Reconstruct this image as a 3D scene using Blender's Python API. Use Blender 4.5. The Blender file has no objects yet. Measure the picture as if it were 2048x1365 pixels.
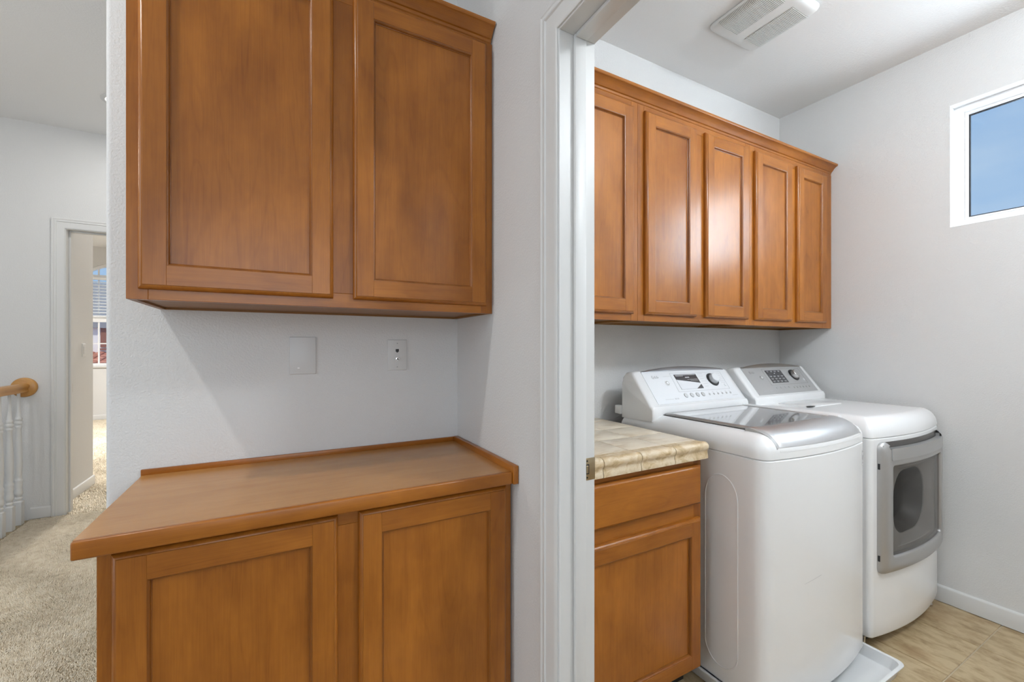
import bpy, bmesh, math, random
import numpy as np
from mathutils import Vector, Matrix
R = math.radians
random.seed(7)
sc = bpy.context.scene
COL = sc.collection

# ------------------------------------------------------------------ camera
F_PX, HORIZON, CAM_H = 854.0, 694.0, 1.26
THETA = math.atan(466 / 854)
cam_d = bpy.data.cameras.new('camera')
cam_d.sensor_width = 36
cam_d.lens = F_PX / 2048 * 36
cam_d.shift_y = (HORIZON - 682.5) / 2048
cam_d.clip_start = 0.02
cam = bpy.data.objects.new('camera', cam_d)
COL.objects.link(cam)
cam.location = (0, 0, CAM_H)
cam.rotation_euler = (R(90), 0, -THETA)
sc.camera = cam

# ------------------------------------------------------------------ view
vs = sc.view_settings
vs.view_transform = 'Standard'
vs.look = 'None'
vs.gamma = 1.0
vs.use_curve_mapping = False
vs.exposure = 0.0
sc.cycles.use_denoising = True
sc.cycles.max_bounces = 7
sc.cycles.diffuse_bounces = 4
sc.cycles.glossy_bounces = 3
sc.cycles.use_adaptive_sampling = True
sc.cycles.adaptive_threshold = 0.12
sc.cycles.adaptive_min_samples = 16
sc.cycles.transparent_max_bounces = 12
sc.cycles.sample_clamp_indirect = 6.0
sc.cycles.caustics_reflective = False
sc.cycles.caustics_refractive = False

# ------------------------------------------------------------------ world: blue sky with thin streaked cloud
w = bpy.data.worlds.new('sky')
sc.world = w
w.use_nodes = True
nt = w.node_tree
nt.nodes.clear()
out = nt.nodes.new('ShaderNodeOutputWorld')
bg = nt.nodes.new('ShaderNodeBackground')
tc = nt.nodes.new('ShaderNodeTexCoord')
sep = nt.nodes.new('ShaderNodeSeparateXYZ')
nt.links.new(tc.outputs['Generated'], sep.inputs[0])
grad = nt.nodes.new('ShaderNodeValToRGB')
grad.color_ramp.elements[0].position = 0.0
grad.color_ramp.elements[0].color = (0.44, 0.68, 0.98, 1)
grad.color_ramp.elements[1].position = 0.75
grad.color_ramp.elements[1].color = (0.22, 0.45, 0.86, 1)
nt.links.new(sep.outputs['Z'], grad.inputs[0])
mp = nt.nodes.new('ShaderNodeMapping')
mp.inputs['Scale'].default_value = (2.0, 2.0, 7.0)
nt.links.new(tc.outputs['Generated'], mp.inputs[0])
nz = nt.nodes.new('ShaderNodeTexNoise')
nz.inputs['Scale'].default_value = 1.6
nz.inputs['Detail'].default_value = 4
nt.links.new(mp.outputs[0], nz.inputs['Vector'])
cr = nt.nodes.new('ShaderNodeValToRGB')
cr.color_ramp.elements[0].position = 0.38
cr.color_ramp.elements[0].color = (0, 0, 0, 1)
cr.color_ramp.elements[1].position = 0.72
cr.color_ramp.elements[1].color = (0.75, 0.75, 0.75, 1)
nt.links.new(nz.outputs[0], cr.inputs[0])
mx = nt.nodes.new('ShaderNodeMixRGB')
mx.inputs[2].default_value = (0.64, 0.82, 1.02, 1)
nt.links.new(cr.outputs[0], mx.inputs[0])
nt.links.new(grad.outputs[0], mx.inputs[1])
nt.links.new(mx.outputs[0], bg.inputs[0])
bg.inputs[1].default_value = 0.85
nt.links.new(bg.outputs[0], out.inputs[0])

# ------------------------------------------------------------------ lights
def light(name, kind, loc, energy, color=(1, 1, 1), size=None, size_y=None, rot=None, shape=None, spread=None):
    d = bpy.data.lights.new(name, kind)
    d.energy = energy
    d.color = color
    if kind == 'AREA':
        d.shape = shape or 'RECTANGLE'
        d.size = size
        if size_y:
            d.size_y = size_y
        if spread:
            d.spread = spread
    elif kind == 'SUN':
        d.angle = R(0.6)
    elif size is not None:
        d.shadow_soft_size = size
    o = bpy.data.objects.new(name, d)
    COL.objects.link(o)
    o.location = loc
    if rot:
        o.rotation_euler = rot
    return o

sun = light('sun', 'SUN', (0, 20, 20), 4.5, (1.0, 0.95, 0.88))
sun.rotation_euler = Vector((0.45, 0.30, -0.84)).to_track_quat('-Z', 'Y').to_euler()
# recessed lamp in the hall ceiling, left of the niche
light('hall_lamp', 'AREA', (-1.04, 0.91, 2.89), 13, (1.0, 0.99, 0.97), size=0.08, shape='DISK')
# recessed lamp further along the hall
light('hall_lamp_far', 'AREA', (-0.93, 3.76, 2.885), 6, (1.0, 0.99, 0.97), size=0.14, shape='DISK')
# window of the loft behind the photographer
light('hall_window_light', 'AREA', (-0.1, -2.50, 1.55), 28, (0.93, 0.985, 1.03), size=2.2, size_y=1.7, rot=(R(90), 0, 0))
# fill light added on the left, no window known there
light('left_fill_light', 'AREA', (-3.12, 0.1, 1.55), 24, (0.93, 0.985, 1.03), size=1.8, size_y=1.6, rot=(0, R(-90), 0))
# unseen point light added over the stairs to brighten the hall ceiling
light('hall_ceiling_fill', 'POINT', (-2.45, 2.3, 2.45), 20, (1.0, 0.99, 0.97), size=0.12)
# flush dome lamp on the laundry ceiling
light('laundry_lamp', 'POINT', (1.75, -0.35, 2.60), 58, (0.91, 0.985, 1.05), size=0.13)
# daylight coming through the high laundry window
light('laundry_window_light', 'AREA', (3.02, 0.33, 2.14), 25, (0.86, 0.97, 1.06), size=0.84, size_y=0.52, rot=(0, R(90), 0))
# unseen ceiling disk added to brighten the bedroom
light('bedroom_fill', 'AREA', (-1.4, 7.4, 2.94), 190, (1.0, 0.99, 0.97), size=0.5, shape='DISK')

# ------------------------------------------------------------------ materials
MATS = {}

def nodes_of(name):
    m = bpy.data.materials.new(name)
    m.use_nodes = True
    n = m.node_tree
    b = n.nodes.get('Principled BSDF')
    return m, n, b

def plain(name, col, rough=0.5, metal=0.0, spec=0.5, coat=0.0, bump=None, emit=None, var=0.0):
    m, n, b = nodes_of(name)
    b.inputs['Base Color'].default_value = (*col, 1)
    b.inputs['Roughness'].default_value = rough
    b.inputs['Metallic'].default_value = metal
    b.inputs['Specular IOR Level'].default_value = spec
    b.inputs['Coat Weight'].default_value = coat
    b.inputs['Coat Roughness'].default_value = 0.08
    if emit:
        b.inputs['Emission Color'].default_value = (*emit[0], 1)
        b.inputs['Emission Strength'].default_value = emit[1]
    if var:
        t = n.nodes.new('ShaderNodeTexCoord')
        x = n.nodes.new('ShaderNodeTexNoise')
        x.inputs['Scale'].default_value = 3.0
        x.inputs['Detail'].default_value = 3
        n.links.new(t.outputs['Object'], x.inputs['Vector'])
        r = n.nodes.new('ShaderNodeMapRange')
        r.inputs['To Min'].default_value = rough - var
        r.inputs['To Max'].default_value = rough + var
        n.links.new(x.outputs[0], r.inputs[0])
        n.links.new(r.outputs[0], b.inputs['Roughness'])
    if bump:
        t = n.nodes.new('ShaderNodeTexCoord')
        x = n.nodes.new('ShaderNodeTexNoise')
        x.inputs['Scale'].default_value = bump[0]
        x.inputs['Detail'].default_value = bump[3] if len(bump) > 3 else 3
        x.inputs['Roughness'].default_value = 0.5
        n.links.new(t.outputs['Object'], x.inputs['Vector'])
        k = n.nodes.new('ShaderNodeBump')
        k.inputs['Strength'].default_value = bump[1]
        k.inputs['Distance'].default_value = bump[2]
        n.links.new(x.outputs[0], k.inputs['Height'])
        n.links.new(k.outputs[0], b.inputs['Normal'])
    MATS[name] = m
    return m

def wood(name, axis, light_c=(0.45, 0.158, 0.019), dark_c=(0.19, 0.052, 0.004), rough=0.30):
    m, n, b = nodes_of(name)
    L = n.links.new
    t = n.nodes.new('ShaderNodeTexCoord')
    info = n.nodes.new('ShaderNodeObjectInfo')
    mul = n.nodes.new('ShaderNodeVectorMath')
    mul.operation = 'SCALE'
    comb = n.nodes.new('ShaderNodeCombineXYZ')
    for k, v in enumerate((7.1, 13.7, 23.3)):
        mm = n.nodes.new('ShaderNodeMath')
        mm.operation = 'MULTIPLY'
        mm.inputs[1].default_value = v
        L(info.outputs['Random'], mm.inputs[0])
        L(mm.outputs[0], comb.inputs[k])
    add = n.nodes.new('ShaderNodeVectorMath')
    add.operation = 'ADD'
    L(t.outputs['Object'], add.inputs[0])
    L(comb.outputs[0], add.inputs[1])

    def noise(scale_across, scale_along, detail, rough_=0.55, dist=0.0):
        mpn = n.nodes.new('ShaderNodeMapping')
        s = [scale_across] * 3
        s[axis] = scale_along
        mpn.inputs['Scale'].default_value = s
        L(add.outputs[0], mpn.inputs[0])
        q = n.nodes.new('ShaderNodeTexNoise')
        q.inputs['Scale'].default_value = 1.0
        q.inputs['Detail'].default_value = detail
        q.inputs['Roughness'].default_value = rough_
        q.inputs['Distortion'].default_value = dist
        L(mpn.outputs[0], q.inputs['Vector'])
        return q.outputs[0]

    streak = noise(24, 1.0, 4, 0.6, 0.5)
    blotch = noise(8.5, 4.2, 4, 0.6)
    fine = noise(420, 11, 2)
    fig = noise(9, 0.9, 1.0, 0.4, 1.2)
    # growth-ring lines drawn from the figure noise
    sn = n.nodes.new('ShaderNodeMath')
    sn.operation = 'MULTIPLY'
    sn.inputs[1].default_value = 46
    L(fig, sn.inputs[0])
    sn2 = n.nodes.new('ShaderNodeMath')
    sn2.operation = 'SINE'
    L(sn.outputs[0], sn2.inputs[0])

    def mrange(sock, a, c, lo, hi):
        q = n.nodes.new('ShaderNodeMapRange')
        q.inputs['From Min'].default_value = a
        q.inputs['From Max'].default_value = c
        q.inputs['To Min'].default_value = lo
        q.inputs['To Max'].default_value = hi
        L(sock, q.inputs[0])
        return q.outputs[0]

    def addm(a, c):
        q = n.nodes.new('ShaderNodeMath')
        q.operation = 'ADD'
        L(a, q.inputs[0])
        L(c, q.inputs[1])
        return q.outputs[0]
    v = addm(mrange(streak, .25, .75, 0.08, 0.38), mrange(blotch, .25, .75, 0.0, 0.56))
    v = addm(v, mrange(fine, .3, .7, -0.05, 0.10))
    v = addm(v, mrange(sn2.outputs[0], 0.8, 1.0, 0.03, -0.055))
    v = addm(v, mrange(info.outputs['Random'], 0, 1, -0.07, 0.07))
    ramp = n.nodes.new('ShaderNodeValToRGB')
    ramp.color_ramp.elements[0].position = 0.05
    ramp.color_ramp.elements[0].color = (*dark_c, 1)
    ramp.color_ramp.elements[1].position = 0.95
    ramp.color_ramp.elements[1].color = (*light_c, 1)
    L(v, ramp.inputs[0])
    L(ramp.outputs[0], b.inputs['Base Color'])
    b.inputs['Roughness'].default_value = rough
    b.inputs['Specular IOR Level'].default_value = 0.42
    b.inputs['Coat Weight'].default_value = 0.12
    b.inputs['Coat Roughness'].default_value = 0.22
    k = n.nodes.new('ShaderNodeBump')
    k.inputs['Strength'].default_value = 0.05
    k.inputs['Distance'].default_value = 0.0006
    L(fine, k.inputs['Height'])
    L(k.outputs[0], b.inputs['Normal'])
    MATS[name] = m
    return m

WOOD_X = wood('maple_grain_x', 0)
WOOD_Y = wood('maple_grain_y', 1)
WOOD_Z = wood('maple_grain_z', 2)
WOOD_GLAZE = wood('maple_glazed', 2, (0.34, 0.115, 0.015), (0.13, 0.036, 0.004))
WOOD_TOP = wood('maple_top', 0, (0.52, 0.26, 0.085), (0.38, 0.165, 0.042), rough=0.26)
OAK_Y = wood('oak_rail', 1, (0.62, 0.33, 0.10), (0.44, 0.20, 0.05), rough=0.28)

def mottled(name, stops, scale, stretch=(1, 1, 1), detail=6, rough=0.4, spec=0.5, bump=0.0, distort=0.4, rand=True, second=None):
    m, n, b = nodes_of(name)
    L = n.links.new
    t = n.nodes.new('ShaderNodeTexCoord')
    src = t.outputs['Object']
    if rand:
        info = n.nodes.new('ShaderNodeObjectInfo')
        mm = n.nodes.new('ShaderNodeMath')
        mm.operation = 'MULTIPLY'
        mm.inputs[1].default_value = 31.0
        L(info.outputs['Random'], mm.inputs[0])
        add = n.nodes.new('ShaderNodeVectorMath')
        add.operation = 'ADD'
        L(src, add.inputs[0])
        L(mm.outputs[0], add.inputs[1])
        src = add.outputs[0]
    mpn = n.nodes.new('ShaderNodeMapping')
    mpn.inputs['Scale'].default_value = stretch
    L(src, mpn.inputs[0])
    q = n.nodes.new('ShaderNodeTexNoise')
    q.inputs['Scale'].default_value = scale
    q.inputs['Detail'].default_value = detail
    q.inputs['Roughness'].default_value = 0.62
    q.inputs['Distortion'].default_value = distort
    L(mpn.outputs[0], q.inputs['Vector'])
    ramp = n.nodes.new('ShaderNodeValToRGB')
    els = ramp.color_ramp.elements
    els[0].position, els[0].color = stops[0][0], (*stops[0][1], 1)
    els[1].position, els[1].color = stops[-1][0], (*stops[-1][1], 1)
    for p, c in stops[1:-1]:
        e = els.new(p)
        e.color = (*c, 1)
    L(q.outputs[0], ramp.inputs[0])
    colr = ramp.outputs[0]
    if second:
        q2 = n.nodes.new('ShaderNodeTexNoise')
        q2.inputs['Scale'].default_value = second[0]
        q2.inputs['Detail'].default_value = 4
        L(src, q2.inputs['Vector'])
        r2 = n.nodes.new('ShaderNodeMapRange')
        r2.inputs['From Min'].default_value = second[1]
        r2.inputs['From Max'].default_value = second[2]
        L(q2.outputs[0], r2.inputs[0])
        mxx = n.nodes.new('ShaderNodeMixRGB')
        L(r2.outputs[0], mxx.inputs[0])
        L(colr, mxx.inputs[1])
        mxx.inputs[2].default_value = (*second[3], 1)
        colr = mxx.outputs[0]
    L(colr, b.inputs['Base Color'])
    b.inputs['Roughness'].default_value = rough
    b.inputs['Specular IOR Level'].default_value = spec
    if bump:
        k = n.nodes.new('ShaderNodeBump')
        k.inputs['Strength'].default_value = bump
        k.inputs['Distance'].default_value = 0.001
        L(q.outputs[0], k.inputs['Height'])
        L(k.outputs[0], b.inputs['Normal'])
    MATS[name] = m
    return m

WALL = plain('wall_paint', (0.70, 0.695, 0.685), 0.75, spec=0.3, bump=(190, 0.45, 0.0035, 2))
CEIL = plain('ceiling_paint', (0.86, 0.855, 0.845), 0.85, spec=0.2, bump=(110, 0.35, 0.003, 2))
TRIM = plain('trim_paint', (0.68, 0.675, 0.66), 0.38, spec=0.45)
ENAMEL = plain('appliance_enamel', (0.87, 0.87, 0.87), 0.22, spec=0.5, coat=0.3)
PLASTIC = plain('white_plastic', (0.78, 0.78, 0.775), 0.30, spec=0.5, coat=0.15)
PANELW = plain('panel_white', (0.80, 0.81, 0.83), 0.22, spec=0.5, coat=0.3)
PANELG = plain('panel_silver', (0.50, 0.50, 0.50), 0.28, metal=0.35, spec=0.5)
STEEL = plain('brushed_steel', (0.60, 0.60, 0.61), 0.36, metal=0.8, var=0.06)
CAPSTEEL = plain('cap_steel', (0.42, 0.42, 0.43), 0.32, metal=0.85, var=0.06)
CHROME = plain('chrome', (0.72, 0.72, 0.72), 0.08, metal=1.0)
SILVER = plain('silver_plastic', (0.46, 0.455, 0.45), 0.34, metal=0.65, spec=0.5)
GREYP = plain('grey_plastic', (0.36, 0.36, 0.355), 0.4)
DARK = plain('dark_plastic', (0.015, 0.015, 0.016), 0.35)
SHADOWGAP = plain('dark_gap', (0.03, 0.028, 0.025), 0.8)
SCREEN = plain('display_screen', (0.06, 0.06, 0.065), 0.08, spec=0.7)
SCREENL = plain('display_light', (0.78, 0.79, 0.82), 0.15, spec=0.6)
PRINT = plain('grey_print', (0.34, 0.34, 0.35), 0.5)
PRINTL = plain('pale_print', (0.55, 0.55, 0.56), 0.5)
DRUM = plain('drum_dark', (0.038, 0.035, 0.032), 0.4)
BOWL = plain('door_liner', (0.36, 0.35, 0.34), 0.35)
NICKEL = plain('satin_nickel', (0.42, 0.34, 0.22), 0.34, metal=1.0)
BLACKSEAL = plain('window_seal', (0.02, 0.02, 0.022), 0.6)
VINYL = plain('window_vinyl', (0.86, 0.865, 0.87), 0.35)
LENS = plain('lamp_lens', (0.9, 0.9, 0.9), 0.4, emit=((1.0, 0.97, 0.92), 3.0))
FANW = plain('fan_white', (0.78, 0.78, 0.765), 0.4)
FANDARK = plain('fan_dark', (0.17, 0.145, 0.10), 0.7)
GROUT = plain('grout', (0.52, 0.43, 0.31), 0.85, bump=(600, 0.3, 0.001))
STUCCO = plain('stucco', (0.88, 0.87, 0.85), 0.9, bump=(40, 0.4, 0.01))
ROOFG = plain('grey_roof', (0.20, 0.20, 0.21), 0.9)
BROWNW = plain('brown_shutter', (0.30, 0.12, 0.07), 0.6)
PLY = wood('plywood', 0, (0.30, 0.135, 0.028), (0.20, 0.082, 0.014), rough=0.5)  # darkened so the colour carries the shade under the wall cabinets
COUNTER_T = mottled('counter_tile', [(0.30, (0.60, 0.48, 0.33)), (0.47, (0.75, 0.645, 0.50)), (0.62, (0.82, 0.73, 0.59)), (0.8, (0.64, 0.51, 0.34))],
                    9, (1, 2.6, 1), 7, rough=0.32, bump=0.10)
EDGE_T = mottled('edge_tile_stone', [(0.28, (0.36, 0.24, 0.10)), (0.45, (0.62, 0.47, 0.28)), (0.60, (0.74, 0.62, 0.45)), (0.8, (0.64, 0.50, 0.31))],
                 26, (1, 1, 1.4), 8, rough=0.5, bump=0.45, distort=0.8)
FLOOR_T = mottled('floor_tile', [(0.28, (0.24, 0.155, 0.070)), (0.43, (0.40, 0.29, 0.16)), (0.58, (0.52, 0.40, 0.24)), (0.78, (0.46, 0.36, 0.21))],
                  13, (1.9, 0.85, 1), 10, rough=0.42, bump=0.12, distort=0.3, second=(4.2, 0.55, 0.78, (0.30, 0.175, 0.075)))
TERRA = mottled('terracotta', [(0.3, (0.30, 0.10, 0.06)), (0.7, (0.52, 0.22, 0.14))], 4, rough=0.8)
CARPET = mottled('carpet_yarn', [(0.25, (0.66, 0.55, 0.40)), (0.5, (0.87, 0.765, 0.60)), (0.75, (0.96, 0.88, 0.74))], 26, rough=0.95, spec=0.05, rand=False)
CARPETB = plain('carpet_backing', (0.40, 0.32, 0.21), 0.95, spec=0.05)

def glass_mat(name, tint, clear, rough=0.02):
    m = bpy.data.materials.new(name)
    m.use_nodes = True
    n = m.node_tree
    n.nodes.clear()
    o = n.nodes.new('ShaderNodeOutputMaterial')
    tr = n.nodes.new('ShaderNodeBsdfTransparent')
    tr.inputs[0].default_value = (*tint, 1)
    gl = n.nodes.new('ShaderNodeBsdfGlossy')
    gl.inputs['Roughness'].default_value = rough
    gl.inputs['Color'].default_value = (0.9, 0.9, 0.9, 1)
    fr = n.nodes.new('ShaderNodeFresnel')
    ge = n.nodes.new('ShaderNodeNewGeometry')
    io = n.nodes.new('ShaderNodeMapRange')
    io.inputs['To Min'].default_value = 1.5
    io.inputs['To Max'].default_value = 1 / 1.5
    n.links.new(ge.outputs['Backfacing'], io.inputs[0])
    n.links.new(io.outputs[0], fr.inputs[0])
    ad = n.nodes.new('ShaderNodeMath')
    ad.operation = 'MULTIPLY'
    ad.inputs[1].default_value = clear
    n.links.new(fr.outputs[0], ad.inputs[0])
    mixn = n.nodes.new('ShaderNodeMixShader')
    n.links.new(ad.outputs[0], mixn.inputs[0])
    n.links.new(tr.outputs[0], mixn.inputs[1])
    n.links.new(gl.outputs[0], mixn.inputs[2])
    n.links.new(mixn.outputs[0], o.inputs[0])
    MATS[name] = m
    return m
PANE = glass_mat('window_pane', (0.97, 0.98, 0.985), 0.6)
DRYGLASS = glass_mat('dryer_glass', (0.62, 0.60, 0.58), 0.75, 0.05)
LIDGLASS = plain('lid_glass', (0.36, 0.365, 0.37), 0.035, metal=0.25, spec=0.9, coat=1.0)

# ------------------------------------------------------------------ object helpers
def wloc(o):
    v = Vector((0, 0, 0))
    while o:
        v = v + o.location
        o = o.parent
    return v

def thing(name, label, cat, loc, group=None, kind=None):
    o = bpy.data.objects.new(name, None)
    COL.objects.link(o)
    o.empty_display_size = 0.05
    o.location = loc
    if label:
        o['label'] = label
    if cat:
        o['category'] = cat
    if group:
        o['group'] = group
    if kind:
        o['kind'] = kind
    return o

def finish(name, me, mat, parent, smooth, kind=None, label=None, cat=None, group=None):
    if mat:
        me.materials.append(mat)
    if smooth:
        me.polygons.foreach_set('use_smooth', [True] * len(me.polygons))
        me.set_sharp_from_angle(angle=R(smooth if smooth > 1 else 35))
    o = bpy.data.objects.new(name, me)
    COL.objects.link(o)
    if parent:
        o.parent = parent
    if kind:
        o['kind'] = kind
    if label:
        o['label'] = label
    if cat:
        o['category'] = cat
    if group:
        o['group'] = group
    return o

def put(name, bm, mat, parent=None, smooth=35, **kw):
    """bm is in world coordinates; a top-level mesh gets its origin at its own base."""
    bmesh.ops.recalc_face_normals(bm, faces=bm.faces[:])
    if parent:
        off = wloc(parent)
    else:
        xs = [v.co for v in bm.verts]
        off = Vector(((min(c.x for c in xs) + max(c.x for c in xs)) / 2,
                      (min(c.y for c in xs) + max(c.y for c in xs)) / 2,
                      min(c.z for c in xs)))
    bmesh.ops.translate(bm, verts=bm.verts[:], vec=-off)
    me = bpy.data.meshes.new(name)
    bm.to_mesh(me)
    bm.free()
    o = finish(name, me, mat, parent, smooth, **kw)
    if not parent:
        o.location = off
    return o

def box(x0, x1, y0, y1, z0, z1, bev=0.0, seg=2, bm=None):
    own = bmesh.new()
    vs_ = [own.verts.new(p) for p in [(x0, y0, z0), (x1, y0, z0), (x1, y1, z0), (x0, y1, z0),
                                      (x0, y0, z1), (x1, y0, z1), (x1, y1, z1), (x0, y1, z1)]]
    for f in [(0, 3, 2, 1), (4, 5, 6, 7), (0, 1, 5, 4), (1, 2, 6, 5), (2, 3, 7, 6), (3, 0, 4, 7)]:
        own.faces.new([vs_[i] for i in f])
    if bev:
        bmesh.ops.bevel(own, geom=own.edges[:], offset=bev, segments=seg, profile=0.5, affect='EDGES')
    if bm is None:
        return own
    merge(bm, own)
    return bm

def merge(bm, other):
    m = bpy.data.meshes.new('tmp')
    other.to_mesh(m)
    other.free()
    bm.from_mesh(m)
    bpy.data.meshes.remove(m)

def loft(loops, closed=True, cap0=False, cap1=False, bm=None, skip=None):
    bm = bm or bmesh.new()
    rows = [[bm.verts.new(p) for p in lp] for lp in loops]
    n = len(rows[0])
    for i in range(len(rows) - 1):
        for j in range(n if closed else n - 1):
            k = (j + 1) % n
            q = (rows[i][j], rows[i][k], rows[i + 1][k], rows[i + 1][j])
            if skip:
                c = sum((v.co for v in q), Vector()) / 4
                if skip(c):
                    continue
            try:
                bm.faces.new(q)
            except ValueError:
                pass
    if cap0:
        bm.faces.new(rows[0])
    if cap1:
        bm.faces.new(rows[-1])
    return bm

def ring_rect(rect, prof, P, bm=None):
    """closed profile [(inset, height)] swept round a rectangle (u0,u1,v0,v1), mitred"""
    u0, u1, v0, v1 = rect
    loops = []
    for (s, t) in ((0, 0), (1, 0), (1, 1), (0, 1), (0, 0)):
        loops.append([P((u0 + d) if s == 0 else (u1 - d), (v0 + d) if t == 0 else (v1 - d), h) for d, h in prof])
    bm = bm or bmesh.new()
    rows = [[bm.verts.new(p) for p in lp] for lp in loops[:4]]
    n = len(prof)
    for i in range(4):
        a, b_ = rows[i], rows[(i + 1) % 4]
        for j in range(n):
            k = (j + 1) % n
            bm.faces.new((a[j], a[k], b_[k], b_[j]))
    return bm

def extrude(profile, P, t0, t1, bm=None):
    """closed 2-D profile swept straight: P(a, b, t)"""
    return loft([[P(a, b, t0) for a, b in profile], [P(a, b, t1) for a, b in profile]], True, True, True, bm)

def PY(y0):
    return lambda u, v, h: (u, y0 - h, v)

def PXneg(x0):
    return lambda u, v, h: (x0 - h, u, v)

def cyl(c, axis, r0, r1, h, n=24, bm=None):
    """frustum from centre c along axis vector"""
    ax = Vector(axis).normalized()
    a = ax.orthogonal().normalized()
    b_ = ax.cross(a)
    c = Vector(c)
    lo = [c + (a * math.cos(2 * math.pi * i / n) + b_ * math.sin(2 * math.pi * i / n)) * r0 for i in range(n)]
    hi = [c + ax * h + (a * math.cos(2 * math.pi * i / n) + b_ * math.sin(2 * math.pi * i / n)) * r1 for i in range(n)]
    return loft([lo, hi], True, True, True, bm)

def lathe(c, axis, prof, n=24, bm=None):
    """prof [(distance along axis, radius)]"""
    ax = Vector(axis).normalized()
    a = ax.orthogonal().normalized()
    b_ = ax.cross(a)
    c = Vector(c)
    loops = [[c + ax * d + (a * math.cos(2 * math.pi * i / n) + b_ * math.sin(2 * math.pi * i / n)) * max(r, 1e-4) for i in range(n)] for d, r in prof]
    return loft(loops, True, True, True, bm)

def rrect(x0, x1, z0, z1, r, na=6, ns=10):
    pts = []
    for (cx, cz, a0, e) in ((x1 - r, z1 - r, 0, (x0 + r, z1)), (x0 + r, z1 - r, 90, (x0, z0 + r)),
                            (x0 + r, z0 + r, 180, (x1 - r, z0)), (x1 - r, z0 + r, 270, (x1, z1 - r))):
        for i in range(na):
            a = R(a0 + 90 * i / (na - 1))
            pts.append((cx + r * math.cos(a), cz + r * math.sin(a)))
        lx, lz = pts[-1]
        for i in range(1, ns):
            pts.append((lx + (e[0] - lx) * i / ns, lz + (e[1] - lz) * i / ns))
    return pts

# ------------------------------------------------------------------ room dimensions
YB = 1.614           # back wall of niche and laundry
XW0, XW1 = 0.630, 0.742   # partition between hall and laundry
XR = 2.874           # right wall of the laundry
XN = -0.433          # free end of the niche wall
ZC, ZH, ZB = 2.752, 2.895, 2.98   # ceilings: laundry, hall, bedroom
YF = 4.40            # far wall of the hall
YW = 9.83            # bedroom window wall
JY0, JY1, HZ = 0.095, 0.900, 2.072   # laundry doorway

# walls
bm = box(XN, XR + .12, YB, YB + .12, 0, ZH)
es = [e for e in bm.edges if abs(e.verts[0].co.x - XN) < 1e-5 and abs(e.verts[1].co.x - XN) < 1e-5 and abs(e.verts[0].co.z - e.verts[1].co.z) > 1]
bmesh.ops.bevel(bm, geom=es, offset=0.014, segments=5, profile=0.5, affect='EDGES')
put('wall_back', bm, WALL, kind='structure')
put('wall_hall_side', box(XN + .002, XN + .12, YB + .12, YF, 0, ZH), WALL, kind='structure')

bm = bmesh.new()
box(XW0, XW1, JY1 + .012, YB, 0, ZH, bm=bm)
box(XW0, XW1, JY0 - .012, JY1 + .012, HZ + .012, ZH, bm=bm)
box(XW0, XW1, -2.6, JY0 - .012, 0, ZH, bm=bm)
put('wall_middle', bm, WALL, kind='structure')

# right wall with the high window
WY0, WY1, WZ0, WZ1 = -0.12, 0.806, 1.842, 2.436
bm = bmesh.new()
box(XR, XR + .14, -1.42, WY0, 0, ZC, bm=bm)
box(XR, XR + .14, WY1, YB, 0, ZC, bm=bm)
box(XR, XR + .14, WY0, WY1, 0, WZ0, bm=bm)
box(XR, XR + .14, WY0, WY1, WZ1, ZC, bm=bm)
put('wall_right', bm, WALL, kind='structure')
put('wall_laundry_front', box(XW1, XR, -1.42, -1.30, 0, ZC), WALL, kind='structure')
put('ceiling', box(XW1, XR + .14, -1.42, YB, ZC, ZC + .12), CEIL, kind='structure')
put('ceiling', box(-3.2, XW0 + .05, -2.6, YF, ZH, ZH + .12), CEIL, kind='structure')
put('ceiling', box(-4.2, 1.2, YF + .12, YW, ZB, ZB + .12), CEIL, kind='structure')

# hall: walls round the stairwell and behind the photographer
bm = bmesh.new()
box(-3.2, -1.3, -2.72, -2.6, -1.4, ZH, bm=bm)
box(1.1, 1.3, -2.72, -2.6, 0, ZH, bm=bm)
box(-1.3, 1.3, -2.72, -2.6, 0, 0.62, bm=bm)
box(-1.3, 1.3, -2.72, -2.6, 2.48, ZH, bm=bm)
put('wall_front', bm, WALL, kind='structure')
bm = bmesh.new()
box(-3.32, -3.2, -2.6, -0.8, -1.4, ZH, bm=bm)
box(-3.32, -3.2, 1.0, YF, -1.4, ZH, bm=bm)
box(-3.32, -3.2, -0.8, 1.0, -1.4, 0.75, bm=bm)
box(-3.32, -3.2, -0.8, 1.0, 2.35, ZH, bm=bm)
put('wall_left', bm, WALL, kind='structure')  # its opening is added to go with the left fill light

DX0, DX1, DZ = -1.397, -0.580, 2.140
bm = bmesh.new()
box(-3.32, DX0 - .012, YF, YF + .12, -1.4, ZH + .2, bm=bm)
box(DX0 - .012, DX1 + .012, YF, YF + .12, DZ + .012, ZH + .2, bm=bm)
box(DX1 + .012, 1.2, YF, YF + .12, 0, ZH + .2, bm=bm)
put('wall_hall_far', bm, WALL, kind='structure')

# bedroom
put('wall_bedroom_entry', box(-1.62, -1.49, YF + .12, 5.25, 0, ZB), WALL, kind='structure')
put('wall_bedroom_left', box(-4.32, -4.2, YF + .12, YW, 0, ZB), WALL, kind='structure')
put('wall_bedroom_right', box(1.2, 1.32, YF + .12, YW, 0, ZB), WALL, kind='structure')
put('trim_soffit', box(-4.2, 1.2, 7.6, 8.1, ZB - .10, ZB), CEIL, kind='structure')

# floors
put('floor', box(-1.66, XW0 + .05, -2.6, YF, -0.12, 0.0), CARPETB, kind='structure')
put('floor', box(-4.2, 1.2, YF, YW, -0.12, 0.0), CARPETB, kind='structure')
put('floor', box(-3.2, -1.66, -2.6, YF, -1.52, -1.4), CARPETB, kind='structure')
flr = put('floor', box(XW0 + .05, XR, -1.42, YB, -0.12, -0.002), GROUT, kind='structure')

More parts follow.
